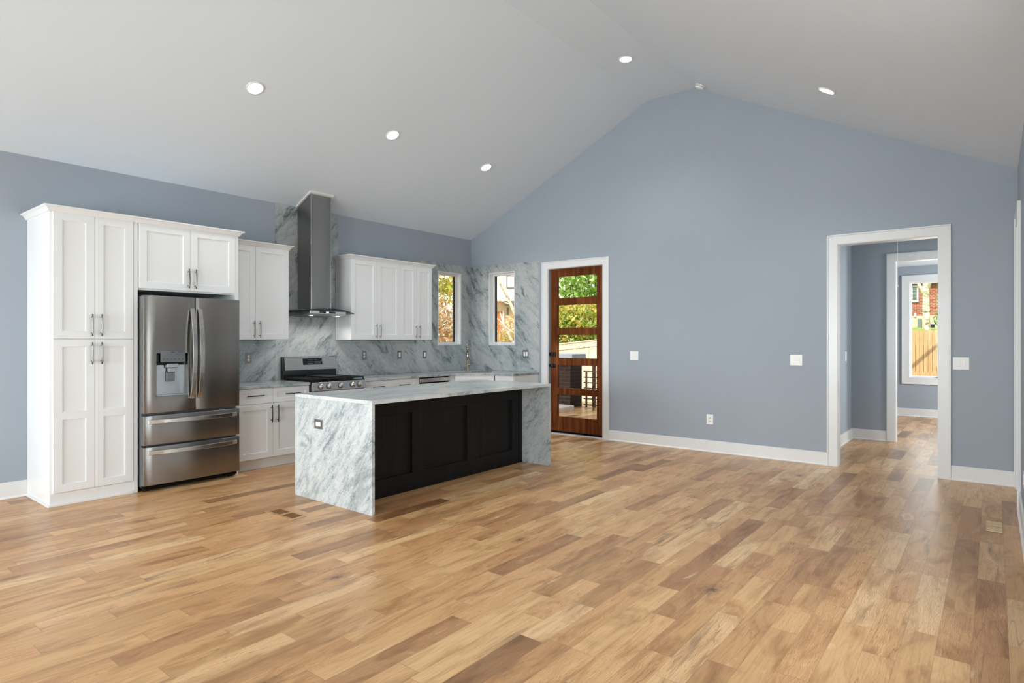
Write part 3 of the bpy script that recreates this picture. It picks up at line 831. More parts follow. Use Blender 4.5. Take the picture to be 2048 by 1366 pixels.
def corner_bases():
    r = thing('sink_cabinet', (0.3, 7.2, 0), 'white diagonal corner sink cabinet under the gold faucet', 'cabinet')
    poly = [(0.002, 6.417), (0.60, 6.417), (0.60, 6.505), (1.030, 6.925), (1.030, 7.538), (0.002, 7.538)]
    b = MB(); b.prism(poly, 0.115, 0.700, 'z'); b.prism([(0.60, 6.417), (0.60, 6.505), (1.030, 6.925), (1.015, 6.94), (0.58, 6.515), (0.58, 6.417)], 0.700, 0.882, 'z')
    b.build('body', 'cab', r, 0.001)
    b = MB(); b.prism([(0.1, 6.417), (0.546, 6.417), (0.546, 6.525), (0.985, 6.96), (1.030, 6.98), (1.030, 7.4), (0.1, 7.4)], 0.0, 0.115, 'z'); b.build('toe_board', 'cab', r)
    w = Vector((0.430, 0.420)).normalized(); n = Vector((w.y, -w.x))
    xf = frame(0.60, 6.505, (w.x, w.y), (n.x, n.y))
    L = 0.601
    shaker(xf, 0.018, L - 0.012, 0.716, 0.872, 0.0005, 0.021, 'false_drawer_front', r, stile=0.048)
    d = shaker(xf, 0.018, L / 2 - 0.0015, 0.122, 0.710, 0.0005, 0.021, 'door', r); pull(xf, L / 2 - 0.03, 0.021, 0.595, d, True, 0.19, 'darkpull')
    d = shaker(xf, L / 2 + 0.0015, L - 0.012, 0.122, 0.710, 0.0005, 0.021, 'door', r); pull(xf, L / 2 + 0.03, 0.021, 0.595, d, True, 0.19, 'darkpull')
    b = MB(); b.box(0.600, 6.419, 0.115, 0.612, 6.500, 0.880); b.build('filler_strip', 'cab', r, 0.001)
    r2 = thing('base_cabinet', (1.2, 7.2, 0), 'narrow white base cabinet at the counter end beside the wooden door', 'cabinet')
    b = MB(); b.box(1.032, 6.935, 0.115, 1.395, 7.538, 0.882); b.build('body', 'cab', r2, 0.0015)
    b = MB(); b.box(1.032, 6.985, 0.0, 1.395, 7.5, 0.115); b.build('toe_board', 'cab', r2)
    xf = FY(6.935)
    d = shaker(xf, 1.050, 1.392, 0.716, 0.876, 0.0005, 0.021, 'drawer', r2, stile=0.048); pull(xf, 1.22, 0.021, 0.803, d, False, 0.14, 'darkpull')
    d = shaker(xf, 1.050, 1.392, 0.122, 0.710, 0.0005, 0.021, 'door', r2); pull(xf, 1.085, 0.021, 0.595, d, True, 0.19, 'darkpull')
corner_bases()

# ------------------------------------------------------------------ worktops, splashbacks, sink, faucet
wt = MB(); wt.box(0.012, 3.216, 0.884, 0.648, 4.072, 0.914)
tag(wt.build('worktop', 'st_counter', None, 0.003), 'short grey stone worktop between refrigerator and gas range', 'worktop')
SC = Vector((0.475, 6.95))       # sink centre
w_ = Vector((1, 1)).normalized(); n_ = Vector((1, -1)).normalized()
def corner_top():
    bm = bmesh.new()
    out = [(0.012, 4.842), (0.648, 4.842), (0.648, 6.485), (1.045, 6.885), (1.408, 6.885), (1.408, 7.528), (0.012, 7.528)]
    hw, hn = 0.36, 0.18
    hole = [SC + w_ * a * hw + n_ * c * hn for a, c in ((-1, -1), (1, -1), (1, 1), (-1, 1))]
    rings = []
    for z in (0.884, 0.914):
        vo = [bm.verts.new((x, y, z)) for x, y in out]
        vi = [bm.verts.new((p.x, p.y, z)) for p in hole]
        eo = [bm.edges.new((vo[i], vo[(i + 1) % len(vo)])) for i in range(len(vo))]
        ei = [bm.edges.new((vi[i], vi[(i + 1) % 4])) for i in range(4)]
        bmesh.ops.triangle_fill(bm, edges=eo + ei, use_beauty=True, normal=(0, 0, 1))
        rings.append((vo, vi))
    for k in range(2):
        a, c = rings[0][k], rings[1][k]
        for i in range(len(a)):
            bm.faces.new((a[i], a[(i + 1) % len(a)], c[(i + 1) % len(a)], c[i]))
    m = MB(); m.bm.free(); m.bm = bm
    o = m.build('worktop', 'st_counter', None, 0.003)
    tag(o, 'long grey stone worktop turning the corner with the sink', 'worktop')
    # undermount sink bowl
    xf = Matrix(((w_.x, n_.x, 0, SC.x), (w_.y, n_.y, 0, SC.y), (0, 0, 1, 0), (0, 0, 0, 1)))
    s = MB(xf); t = 0.006
    for q in ((-hw, -hn, hw, -hn - t), (-hw, hn, hw, hn + t), (-hw - t, -hn - t, -hw, hn + t), (hw, -hn - t, hw + t, hn + t)):
        s.box(min(q[0], q[2]), min(q[1], q[3]), 0.715, max(q[0], q[2]), max(q[1], q[3]), 0.8835)
    s.box(-hw - t, -hn - t, 0.707, hw + t, hn + t, 0.715)
    sk = s.build('sink', 'steel', None)
    tag(sk, 'stainless undermount sink sunk into the corner worktop', 'sink')
corner_top()

def faucet():
    bx, by = 0.475 - n_.x * 0.235, 6.95 - n_.y * 0.235
    r = thing('faucet', (bx, by, 0.914), 'tall champagne gold pull-down faucet at the corner sink', 'faucet')
    b = MB(); b.lathe([(0, 0), (0.028, 0), (0.028, 0.006), (0.021, 0.010), (0.019, 0.16), (0.016, 0.165), (0, 0.165)], (bx, by, 0.914), n=24); b.build('base', 'nickel', r)
    pts = [(bx, by, 1.075), (bx, by, 1.27)]
    for k in range(1, 13):
        a = math.pi * k / 12
        pts.append((bx + n_.x * 0.065 * (1 - math.cos(a)), by + n_.y * 0.065 * (1 - math.cos(a)), 1.27 + 0.065 * math.sin(a)))
    ex, ey = bx + n_.x * 0.13, by + n_.y * 0.13
    pts.append((ex, ey, 1.20))
    b = MB(); b.tube(pts, 0.0125, 14); b.build('spout', 'nickel', r)
    b = MB(); b.lathe([(0, 0), (0.013, 0), (0.017, 0.02), (0.016, 0.085), (0.0125, 0.095), (0, 0.095)], (ex, ey, 1.115), n=20); b.build('spray_head', 'nickel', r)
    b = MB(); b.tube([(bx, by, 1.015), (bx + w_.x * 0.055, by + w_.y * 0.055, 1.015)], 0.016, 14); b.tube([(bx + w_.x * 0.05, by + w_.y * 0.05, 1.015), (bx + w_.x * 0.062, by + w_.y * 0.062, 1.075)], 0.005, 10); b.build('handle', 'nickel', r)
faucet()

# stone splashbacks
def slab(mb, label, mat):
    return tag(mb.build('splashback', mat, None, 0.001), label, 'splashback')
sb = MB(); sb.box(0.0005, 3.214, 0.9145, 0.0115, 4.011, 1.402)
slab(sb, 'short grey stone splashback between worktop and wall cabinet beside the refrigerator', 'st_splash_l')
sb = MB(); sb.prism([(4.012, 0.890), (4.861, 0.890), (4.861, 1.0), (4.909, 1.0), (4.909, 3.064), (4.012, 3.064)], 0.0005, 0.0115, 'x')
slab(sb, 'tall grey stone slab rising to the ceiling behind the hood', 'st_splash_t')
sb = holed(MB(FX), [4.910, 7.5275], [0.9145, 1.402], 0.0005, 0.0115, [])
sb.xf = FX
hz = [0.9145, LW[2], 1.402, LW[3], 2.612]
sb2 = MB(FX)
sb2.grid([4.910, 6.392, LW[0], LW[1], 7.5275], hz, 0.0005, lambda i, j: None if ((i == 0 and j >= 2) or (i == 2 and j in (1, 2))) else 0.0115)
sb.bm.free()
slab(sb2, 'grey veined stone splashback around the slim window on the cabinet wall', 'st_splash_r')
sb = holed(MB(FY(EY)), [0.0005, 1.405], [0.9145, 2.608], 0.0005, 0.0115, [EW])
slab(sb, 'grey veined stone splashback around the slim window on the gable wall', 'st_splash_e')

# ------------------------------------------------------------------ refrigerator
def fridge():
    r = thing('refrigerator', (0.4, 2.72, 0), 'stainless french-door refrigerator with water dispenser and two freezer drawers', 'refrigerator')
    Y0, Y1, FXX, YS = 2.272, 3.172, 0.760, 2.730
    b = MB(); b.box(0.06, Y0 + 0.004, 0.045, 0.690, Y1 - 0.004, 1.788); b.build('case', 'caseg', r, 0.004)
    def front(y0, y1, z0, z1, hole=None, name='door'):
        """softly bowed steel front"""
        b = MB()
        ys = [y0 + (y1 - y0) * k / 12 for k in range(13)]
        zs = [z0, z1]
        if hole:
            ys = sorted(set([y0 + (y1 - y0) * k / 8 for k in range(9) if not hole[0] - 0.02 < y0 + (y1 - y0) * k / 8 < hole[1] + 0.02] + [y0, y1, hole[0], hole[1]]))
            zs = [z0, hole[2], hole[3], z1]
        mid, half = (y0 + y1) / 2, (y1 - y0) / 2
        X = lambda y: FXX + 0.010 * (1 - ((y - mid) / half) ** 2)
        BK = 0.695
        vf = {}
        def V(y, z, x):
            k = (round(y, 5), round(z, 5), round(x, 5))
            if k not in vf: vf[k] = b._v((x, y, z))
            return vf[k]
        for i in range(len(ys) - 1):
            for j in range(len(zs) - 1):
                a, c = ys[i], ys[i + 1]
                if hole and a >= hole[0] - 1e-6 and c <= hole[1] + 1e-6 and j == 1: continue
                f = b.bm.faces.new((V(a, zs[j], X(a)), V(c, zs[j], X(c)), V(c, zs[j + 1], X(c)), V(a, zs[j + 1], X(a))))
                f.smooth = True
                b.bm.faces.new((V(a, zs[j], BK), V(a, zs[j + 1], BK), V(c, zs[j + 1], BK), V(c, zs[j], BK)))
        for i in range(len(ys) - 1):
            a, c = ys[i], ys[i + 1]
            for z in (z0, z1):
                b.bm.faces.new((V(a, z, X(a)), V(c, z, X(c)), V(c, z, BK), V(a, z, BK)))
        for j in range(len(zs) - 1):
            for y in (y0, y1):
                b.bm.faces.new((V(y, zs[j], X(y)), V(y, zs[j + 1], X(y)), V(y, zs[j + 1], BK), V(y, zs[j], BK)))
        if hole:
            hs = [y for y in ys if hole[0] - 1e-6 <= y <= hole[1] + 1e-6]
            for a, c in zip(hs, hs[1:]):
                for z in (hole[2], hole[3]):
                    b.bm.faces.new((V(a, z, X(a)), V(c, z, X(c)), V(c, z, BK), V(a, z, BK)))
            for y in hole[:2]:
                b.bm.faces.new((V(y, hole[2], X(y)), V(y, hole[3], X(y)), V(y, hole[3], BK), V(y, hole[2], BK)))
        return b.build(name, 'steelv', r, 0.004)
    hole = (2.380, 2.660, 0.880, 1.278)
    dl = front(Y0, YS - 0.004, 0.726, 1.812, hole)
    dr = front(YS + 0.004, Y1, 0.726, 1.812)
    d1 = front(Y0, Y1, 0.434, 0.704, None, 'drawer')
    d2 = front(Y0, Y1, 0.062, 0.416, None, 'drawer')
    b = MB(); b.box(0.6955, YS - 0.0038, 0.730, 0.752, YS + 0.0038, 1.808); b.build('door_gap_strip', 'gap', dl)  # dark strip puts the shade of the door gap into colour
    # dispenser
    h = hole
    b = MB(); b.box(0.697, h[0] + 0.001, h[2] + 0.001, 0.703, h[1] - 0.001, h[3] - 0.001); b.box(0.703, h[0] + 0.002, h[2] + 0.001, 0.764, h[1] - 0.002, h[2] + 0.010)
    disp = b.build('dispenser_recess', 'dispin', dl)
    b = MB(); b.box(0.703, h[0] + 0.004, 1.168, 0.745, h[1] - 0.004, h[3] - 0.004); b.build('dispenser_hood', 'blackgloss', dl, 0.003)
    b = MB(); b.box(0.7655, 2.410, 1.194, 0.778, 2.628, 1.306); b.build('control_panel', 'dispgrey', dl, 0.002)
    b = MB()
    for k in range(6): b.box(0.7781, 2.428 + k * 0.034, 1.222, 0.7787, 2.446 + k * 0.034, 1.227)
    b.build('button_markings', 'slot', dl)
    b = MB(); b.box(0.7781, 2.500, 1.284, 0.7787, 2.532, 1.291); b.build('brand_marking', 'slot', dl)
    b = MB()
    for k in range(3): b.box(0.7781, 2.560 + k * 0.018, 1.288, 0.7787, 2.572 + k * 0.018, 1.292)
    b.build('feature_markings', 'slot', dl)
    b = MB(); b.box(0.720, 2.470, 1.140, 0.772, 2.568, 1.180); b.box(0.724, 2.486, 1.100, 0.756, 2.552, 1.142); b.build('nozzle', 'dispin', dl, 0.006)
    b = MB(); b.box(0.704, 2.478, 1.010, 0.722, 2.560, 1.104); b.box(0.704, 2.486, 1.025, 0.7235, 2.552, 1.098); b.build('paddle', 'dispgrey', dl, 0.004)
    # handles
    for d, y, s in ((dl, 2.700, -1), (dr, 2.762, 1)):
        b = MB(); pts = []
        for k in range(15):
            t = -1 + k / 7
            pts.append((FXX + 0.014 + 0.062 * (1 - abs(t) ** 2.4), y + s * 0.004, 1.272 + t * 0.432))
        b.sweep(pts, 0.021, 0.008, (0, 1, 0))
        b.build('handle', 'steelh', d, 0.004)
    for d, z in ((d1, 0.650), (d2, 0.366)):
        b = MB(); pts = []
        for k in range(15):
            t = -1 + k / 7
            pts.append((FXX + 0.010 + 0.050 * (1 - abs(t) ** 4), 2.722 + t * 0.415, z))
        b.sweep(pts, 0.020, 0.008, (0, 0, 1))
        b.build('handle', 'steelh', d, 0.004)
    for ya in (Y0 + 0.006, Y1 - 0.065):
        b = MB(); b.box(0.63, ya, 1.789, 0.692, ya + 0.059, 1.806); b.build('hinge_cover', 'caseg', r, 0.003)
    b = MB(); b.box(0.60, Y0 + 0.01, 0.026, 0.725, Y1 - 0.01, 0.058); b.build('base_grille', 'gap', r, 0.003)
    for y in (Y0 + 0.05, Y1 - 0.05):
        b = MB(); b.tube([(0.67, y - 0.02, 0.018), (0.67, y + 0.02, 0.018)], 0.018, 14); b.build('roller_foot', 'blackmetal', r)
    # round maker's badge with two letters on the right-hand door
    b = MB()
    by, bz = 3.086, 1.735
    bx = FXX + 0.0048
    b.tube([(bx, by + 0.012 * math.cos(a), bz + 0.012 * math.sin(a)) for a in [math.pi * 2 * k / 20 for k in range(17)]], 0.0013, 6)
    b.box(bx, by - 0.001, bz - 0.002, bx + 0.001, by + 0.001, bz + 0.006); b.box(bx, by - 0.001, bz - 0.004, bx + 0.001, by + 0.005, bz - 0.002)
    b.box(bx - 0.001, by + 0.020, bz - 0.010, bx + 0.001, by + 0.023, bz + 0.010); b.box(bx - 0.001, by + 0.020, bz - 0.010, bx + 0.001, by + 0.031, bz - 0.007)
    b.tube([(bx, by + 0.045 + 0.010 * math.cos(a), bz + 0.010 * math.sin(a)) for a in [math.pi * (0.25 + 1.75 * k / 16) for k in range(17)]], 0.0015, 6)
    b.box(bx - 0.001, by + 0.046, bz - 0.002, bx + 0.001, by + 0.055, bz + 0.001)
    b.build('badge', 'legend', dr)
    return r
fridge()

# ------------------------------------------------------------------ range hood
def ceil_z(x): return EAVE + slope * x
def hood():
    r = thing('range_hood', (0.15, 4.455, 1.70), 'stainless chimney range hood with curved smoked glass canopy above the gas range', 'range hood')
    y0, y1, x1 = 4.308, 4.598, 0.300
    b = MB(); b.prism([(0.0125, 1.775), (x1, 1.775), (x1, ceil_z(x1) - 0.001), (0.0125, ceil_z(0.0125) - 0.001)], y0, y1, 'y'); b.build('chimney', 'steelv', r, 0.002)
    b = MB(); b.box(x1 - 0.001, y0 + 0.000, 1.78, x1 + 0.0012, y0 + 0.010, ceil_z(x1) - 0.02); b.box(x1 - 0.001, y1 - 0.006, 1.78, x1 + 0.0012, y1, ceil_z(x1) - 0.02); b.build('chimney_edge', 'steelh', r)
    # white trim where the chimney meets the sloping ceiling
    b = MB(); t = 0.026
    def strip(xa, xb, ya, yb):
        b.prism([(xa, ceil_z(xa) - 0.020), (xb, ceil_z(xb) - 0.020), (xb, ceil_z(xb) - 0.0005), (xa, ceil_z(xa) - 0.0005)], ya, yb, 'y')
    strip(0.0125, x1 + t, y0 - t, y0); strip(0.0125, x1 + t, y1, y1 + t); strip(x1, x1 + t, y0, y1)
    b.build('ceiling_collar', 'trim', r, 0.002)
    # steel body under the glass
    b = MB(); b.prism([(0.0125, 1.700), (0.40, 1.700), (0.452, 1.716), (0.452, 1.757), (0.30, 1.782), (0.0125, 1.782)], 4.195, 4.715, 'y'); b.build('canopy_body', 'steel', r, 0.004)
    # curved glass: arched across the width, bowed front edge
    b = MB(); N, K = 24, 8
    def gp(i, k, up):
        v = -1 + 2 * i / N
        y = 4.455 + 0.380 * v
        xf_ = 0.505 - 0.055 * v * v
        x = 0.02 + (xf_ - 0.02) * k / K
        z = 1.786 - 0.050 * v * v - 0.006 * (k / K) ** 2 + up
        return (x, y, z)
    g0 = [[b._v(gp(i, k, 0)) for k in range(K + 1)] for i in range(N + 1)]
    g1 = [[b._v(gp(i, k, 0.006)) for k in range(K + 1)] for i in range(N + 1)]
    for i in range(N):
        for k in range(K):
            f = b.bm.faces.new((g0[i][k], g0[i][k + 1], g0[i + 1][k + 1], g0[i + 1][k])); f.smooth = True
            f = b.bm.faces.new((g1[i][k], g1[i + 1][k], g1[i + 1][k + 1], g1[i][k + 1])); f.smooth = True
        for k in (0, K):
            b.bm.faces.new((g0[i][k], g0[i + 1][k], g1[i + 1][k], g1[i][k]))
    for k in range(K):
        for i in (0, N):
            b.bm.faces.new((g0[i][k], g0[i][k + 1], g1[i][k + 1], g1[i][k]))
    b.build('glass_canopy', 'hoodglass', r)
    b = MB(); b.sweep([gp(i, K, 0.003) for i in range(N + 1)], 0.0035, 0.002, (0, 0, 1)); b.build('glass_edge', 'blackgloss', r)
    b = MB(); b.box(0.4515, 4.330, 1.727, 0.4545, 4.555, 1.751); cp = b.build('control_strip', 'blackgloss', r, 0.001)
    b = MB(); b.box(0.4545, 4.420, 1.731, 0.4555, 4.458, 1.746); b.build('display', 'display', cp)
    for ya in (4.345, 4.52):
        b = MB(); b.box(0.4545, ya, 1.737, 0.4551, ya + 0.008, 1.741); b.box(0.4545, ya + 0.016, 1.737, 0.4551, ya + 0.024, 1.741)
        b.build('button_markings', 'legend', cp)
    b = MB(); b.box(0.03, 4.25, 1.694, 0.34, 4.66, 1.6995); b.build('grease_filter', 'dispgrey', r, 0.001)
    for y in (4.270, 4.640):
        b = MB(); b.lathe([(0, 0), (0.019, 0), (0.019, 0.004), (0, 0.004)], (0.375, y, 1.6955), n=20); b.build('light_lens', 'hoodlens', r)
        lamp('hood_light', 'SPOT', Vector((0.375, y, 1.690)) - ORG[r.name], 7, (1, 0.96, 0.9), (-0.35, 0, -1), r, spot_size=math.radians(130), spot_blend=0.8, shadow_soft_size=0.03)
hood()

# ------------------------------------------------------------------ gas range
def gas_range():
    Y0, Y1 = 4.078, 4.836
    r = thing('gas_range', (0.35, 4.457, 0), 'stainless gas range with five knobs and black grates under the hood', 'stove')
    b = MB(); b.box(0.03, Y0, 0.02, 0.655, Y1, 0.895); b.build('body', 'blackmetal', r, 0.003)
    b = MB(); b.box(0.075, Y0, 0.8955, 0.672, Y1, 0.922); b.build('cooktop', 'blackgloss', r, 0.004)
    b = MB(); b.prism([(0.656, 0.910), (0.672, 0.910), (0.706, 0.815), (0.700, 0.808), (0.656, 0.808)], Y0 + 0.002, Y1 - 0.002, 'y'); fp = b.build('control_panel', 'steel', r, 0.003)
    nx = Vector((0.095, 0, 0.034)).normalized()
    for k, y in enumerate((4.183, 4.293, 4.457, 4.627, 4.733)):
        c = Vector((0.690, y, 0.860))
        b = MB(); b.lathe([(0, 0), (0.029, 0), (0.030, 0.006), (0.026, 0.010), (0.024, 0.032), (0.021, 0.036), (0, 0.037)], c, nx, 24)
        kn = b.build('knob', 'steelh', r)
        b = MB(); b.lathe([(0.026, 0.0005), (0.033, 0.0005), (0.033, 0.004), (0.026, 0.004)], c, nx, 24, True); b.build('knob_ring', 'blackmetal', kn)
    b = MB(); b.box(0.656, Y0 + 0.004, 0.190, 0.690, Y1 - 0.004, 0.798); od = b.build('oven_door', 'steel', r, 0.004)
    b = MB(); b.box(0.6902, Y0 + 0.10, 0.30, 0.692, Y1 - 0.10, 0.66); b.build('oven_window', 'blackgloss', od)
    b = MB(); b.tube([(0.725, Y0 + 0.04, 0.745), (0.725, Y1 - 0.04, 0.745)], 0.012, 12)
    for y in (Y0 + 0.07, Y1 - 0.07): b.tube([(0.689, y, 0.745), (0.725, y, 0.745)], 0.008, 8)
    b.build('handle', 'steelh', od)
    b = MB(); b.box(0.656, Y0 + 0.004, 0.045, 0.690, Y1 - 0.004, 0.182); b.build('storage_drawer', 'steel', r, 0.004)
    b = MB(); b.box(0.0125, Y0, 0.8955, 0.0745, Y1, 1.030); b.prism([(0.0125, 1.030), (0.060, 1.030), (0.050, 1.195), (0.0125, 1.195)], Y0, Y0 + 0.02, 'y'); b.box(0.0125, Y0 + 0.02, 1.030, 0.030, Y1, 1.19); b.build('back_riser', 'blackgloss', r, 0.002)
    b = MB(); b.prism([(0.0305, 1.036), (0.094, 1.028), (0.090, 1.045), (0.062, 1.190), (0.055, 1.198), (0.0305, 1.198)], Y0 + 0.021, Y1 - 0.002, 'y'); bg = b.build('backguard', 'steel', r, 0.004)
    sl = lambda z: 0.090 - (z - 1.045) * (0.028 / 0.145) + 0.0006
    b = MB(); b.prism([(sl(1.092), 1.092), (sl(1.092) + 0.002, 1.092), (sl(1.170) + 0.002, 1.170), (sl(1.170), 1.170)], 4.345, 4.622, 'y'); b.build('display_panel', 'blackgloss', bg)
    for q in (0, 1):
        b = MB()
        for row, z in enumerate((1.152, 1.130, 1.110)):
            for k in range(5):
                if row == 0 and q == 1 and k > 1: continue
                y = 4.412 + q * 0.105 + k * 0.017
                b.box(sl(z) + 0.0020, y, z - 0.0022, sl(z) + 0.0027, y + 0.007, z + 0.0022)
        b.build('key_markings', 'legend', bg)
    b = MB()
    for z0 in (1.135, 1.143, 1.151): b.box(sl(z0) + 0.002, 4.604, z0 - 0.003, sl(z0) + 0.0027, 4.614, z0 + 0.003)
    b.build('key_markings', 'legend', bg)
    # continuous cast iron grates
    for ya, yb in ((Y0 + 0.012, Y0 + 0.245), (Y0 + 0.252, Y1 - 0.252), (Y1 - 0.245, Y1 - 0.012)):
        b = MB()
        for y in (ya, yb): b.sweep([(0.10, y, 0.944), (0.655, y, 0.944)], 0.007, 0.008, (0, 1, 0))
        for x in (0.105, 0.29, 0.38, 0.47, 0.648): b.sweep([(x, ya, 0.944), (x, yb, 0.944)], 0.006, 0.008, (1, 0, 0))
        ym = (ya + yb) / 2
        b.sweep([(0.105, ym, 0.946), (0.648, ym, 0.946)], 0.006, 0.008, (0, 1, 0))
        for x in (0.105, 0.648):
            for y in (ya, yb): b.box(x - 0.008, y - 0.006, 0.9225, x + 0.008, y + 0.006, 0.944)
        b.build('grate', 'iron', r, 0.002)
    b = MB(); b.box(0.15, Y0 + 0.262, 0.9545, 0.60, Y1 - 0.262, 0.966); b.build('griddle_plate', 'iron', r, 0.006)
    for x, y in ((0.20, 4.20), (0.53, 4.20), (0.20, 4.71), (0.53, 4.71), (0.36, 4.457)):
        b = MB(); b.lathe([(0, 0), (0.045, 0), (0.045, 0.008), (0.034, 0.012), (0.034, 0.016), (0, 0.016)], (x, y, 0.9222), n=20); b.build('burner', 'iron', r)
gas_range()

def dishwasher():
    r = thing('dishwasher', (0.3, 6.1, 0), 'stainless dishwasher with dark top edge beside the corner sink cabinet', 'dishwasher')
    b = MB(); b.box(0.05, 5.812, 0.10, 0.585, 6.406, 0.872); b.build('tub', 'gap', r)
    b = MB(); b.box(0.5855, 5.814, 0.815, 0.634, 6.404, 0.866); b.build('control_panel', 'steel', r, 0.004)
    b = MB(); b.box(0.6342, 6.34, 0.842, 0.6348, 6.347, 0.849); b.build('indicator', 'slot', r)
    b = MB(); b.box(0.5855, 5.814, 0.115, 0.634, 6.404, 0.795); b.build('door', 'steel', r, 0.004)
    b = MB(); b.box(0.05, 5.814, 0.0, 0.54, 6.404, 0.10); b.build('kickplate', 'blackmetal', r)
    f = MB(); f.box(0.02, 5.749, 0.0, 0.612, 5.809, 0.882)
    tag(f.build('cabinet_filler', 'cab', None, 0.001), 'narrow white cabinet filler upright just left of the dishwasher', 'cabinet')
dishwasher()

# ------------------------------------------------------------------ island
def island():
    r = thing('kitchen_island', (2.4, 4.36, 0), 'large island with waterfall granite ends and black panelled back', 'kitchen island')
    X0, X1, Y0, Y1, Z = 1.868, 2.955, 3.112, 5.610, 0.917
    b = MB(); b.box(X0, Y0, Z - 0.031, X1, Y1, Z); b.build('worktop', 'st_top', r, 0.002)
    b = MB(); b.box(X0, Y0, 0.0, X1, Y0 + 0.030, Z - 0.0312); b.build('waterfall_end', 'st_island_end', r, 0.0015)
    b = MB(); b.box(X0, Y1 - 0.030, 0.0, X1, Y1, Z - 0.0312); b.build('waterfall_end', 'st_island_far', r, 0.0015)
    b = MB(); b.box(X0 + 0.06, Y0 + 0.031, 0.10, 2.545, Y1 - 0.031, Z - 0.032); b.box(X0 + 0.12, Y0 + 0.031, 0.0, 2.545, Y1 - 0.031, 0.10); b.build('cabinet_body', 'black', r)
    xf = FX
    ys = [Y0 + 0.031, 3.300, 3.888, 4.054, 4.645, 4.818, 5.400, Y1 - 0.031]
    b = MB(xf); b.grid(ys, [0.0, 0.163, 0.730, Z - 0.032], 2.5455, lambda i, j: 2.550 if (i % 2 == 1 and j == 1) else 2.574)
    b.build('back_panel', 'black', r, 0.002)
    b = MB(xf)
    b.prism([(2.5725, 0.0), (2.584, 0.0), (2.582, 0.012), (2.5725, 0.020)], Y0 + 0.032, Y1 - 0.032, 'y') if False else b.box(Y0 + 0.032, 2.5745, 0.0, Y1 - 0.032, 2.583, 0.018)
    b.build('shoe_moulding', 'black', r, 0.003)
    # kitchen-side doors
    xb = frame(X0 + 0.06, 0, (0, 1), (-1, 0))
    for k in range(4):
        a = Y0 + 0.05 + k * 0.60
        d = shaker(xb, a, a + 0.594, 0.12, 0.87, 0.0005, 0.021, 'door', r, 'black'); pull(xb, a + 0.30, 0.021, 0.80, d, False, 0.19, 'darkpull')
island()

# ------------------------------------------------------------------ outlets and switches
def plate(xf, w, z, label, kind, mat, group=None, wide=0.074, high=0.118, n0=0.0):
    """kind: 'duplex', 'decora' (one wide rocker or outlet), 'rocker', 'double', 'dimmer', 'side'"""
    nm = 'wall_outlet' if kind in ('duplex', 'side') else 'light_switch'
    c = xf @ Vector((w, n0, z))
    r = thing(nm, c, label, 'outlet' if nm == 'wall_outlet' else 'switch', group)
    b = MB(xf); b.box(w - wide / 2, n0 + 0.0003, z - high / 2, w + wide / 2, n0 + 0.006, z + high / 2); b.build('cover_plate', mat, r, 0.002)
    ins = 'plastic'
    if kind == 'duplex':
        for dz in (-0.020, 0.020):
            b = MB(xf); b.lathe([(0, 0), (0.0165, 0), (0.0165, 0.0025), (0, 0.0025)], (w, n0 + 0.0062, z + dz), (0, 1, 0), 20); s = b.build('socket', ins, r)
            b = MB(xf)
            for dw, hh in ((-0.006, 0.008), (0.006, 0.007)): b.box(w + dw - 0.0012, n0 + 0.0088, z + dz, w + dw + 0.0012, n0 + 0.0093, z + dz + hh)
            b.box(w - 0.0022, n0 + 0.0088, z + dz - 0.009, w + 0.0022, n0 + 0.0093, z + dz - 0.005); b.build('slots', 'slot', s)
    elif kind == 'side':
        b = MB(xf); b.box(w - 0.034, n0 + 0.0062, z - 0.017, w + 0.034, n0 + 0.009, z + 0.017); s = b.build('socket', ins, r, 0.001)
        for dw in (-0.018, 0.018):
            b = MB(xf)
            for dz, hh in ((-0.006, 0.008), (0.006, 0.007)): b.box(w + dw - 0.001, n0 + 0.009, z + dz - 0.0012, w + dw + 0.007, n0 + 0.0095, z + dz + 0.0012)
            b.box(w + dw - 0.009, n0 + 0.009, z - 0.0022, w + dw - 0.005, n0 + 0.0095, z + 0.0022); b.build('slots', 'slot', s)
    else:
        offs = (-0.023, 0.023) if kind in ('double', 'dimmer') else (0.0,)
        for i, dw in enumerate(offs):
            b = MB(xf); b.prism([(n0 + 0.0062, z - 0.033), (n0 + 0.0085, z - 0.033), (n0 + 0.0105, z + 0.033), (n0 + 0.0062, z + 0.033)], w + dw - 0.0165, w + dw + 0.0165, 'x'); s = b.build('rocker', ins, r, 0.001)
            if kind == 'dimmer' and i == 1:
                b = MB(xf); b.box(w + dw - 0.012, n0 + 0.0101, z - 0.026, w + dw + 0.012, n0 + 0.0125, z + 0.002); b.build('dimmer_paddle', ins, s, 0.001)
    return r
FXs = FX
plate(FX, 3.669, 1.190, 'grey metal duplex outlet on the stone behind the short worktop', 'duplex', 'plate', n0=0.0116, wide=0.078, high=0.126)
plate(FX, 5.336, 1.193, 'grey metal duplex outlet on the stone just right of the range', 'duplex', 'plate', n0=0.0116, wide=0.076, high=0.124)
plate(FX, 5.972, 1.188, 'grey metal single switch on the stone between a duplex outlet and another single switch', 'rocker', 'plate', n0=0.0116, wide=0.078, high=0.122)
plate(FX, 6.474, 1.182, 'grey metal single switch on the stone nearest the corner window', 'rocker', 'plate', n0=0.0116, wide=0.074, high=0.118)
plate(FY(EY), 1.157, 1.187, 'grey metal double switch on the stone beside the wooden door', 'double', 'plate', n0=0.0116, wide=0.118, high=0.122)
plate(FY(EY), 2.998, 1.189, 'white single switch on the blue wall just right of the wooden door', 'rocker', 'plastic', wide=0.126, high=0.126)
plate(FY(EY), 5.052, 1.172, 'white double switch on the blue wall left of the cased opening', 'double', 'plastic', wide=0.130, high=0.124)
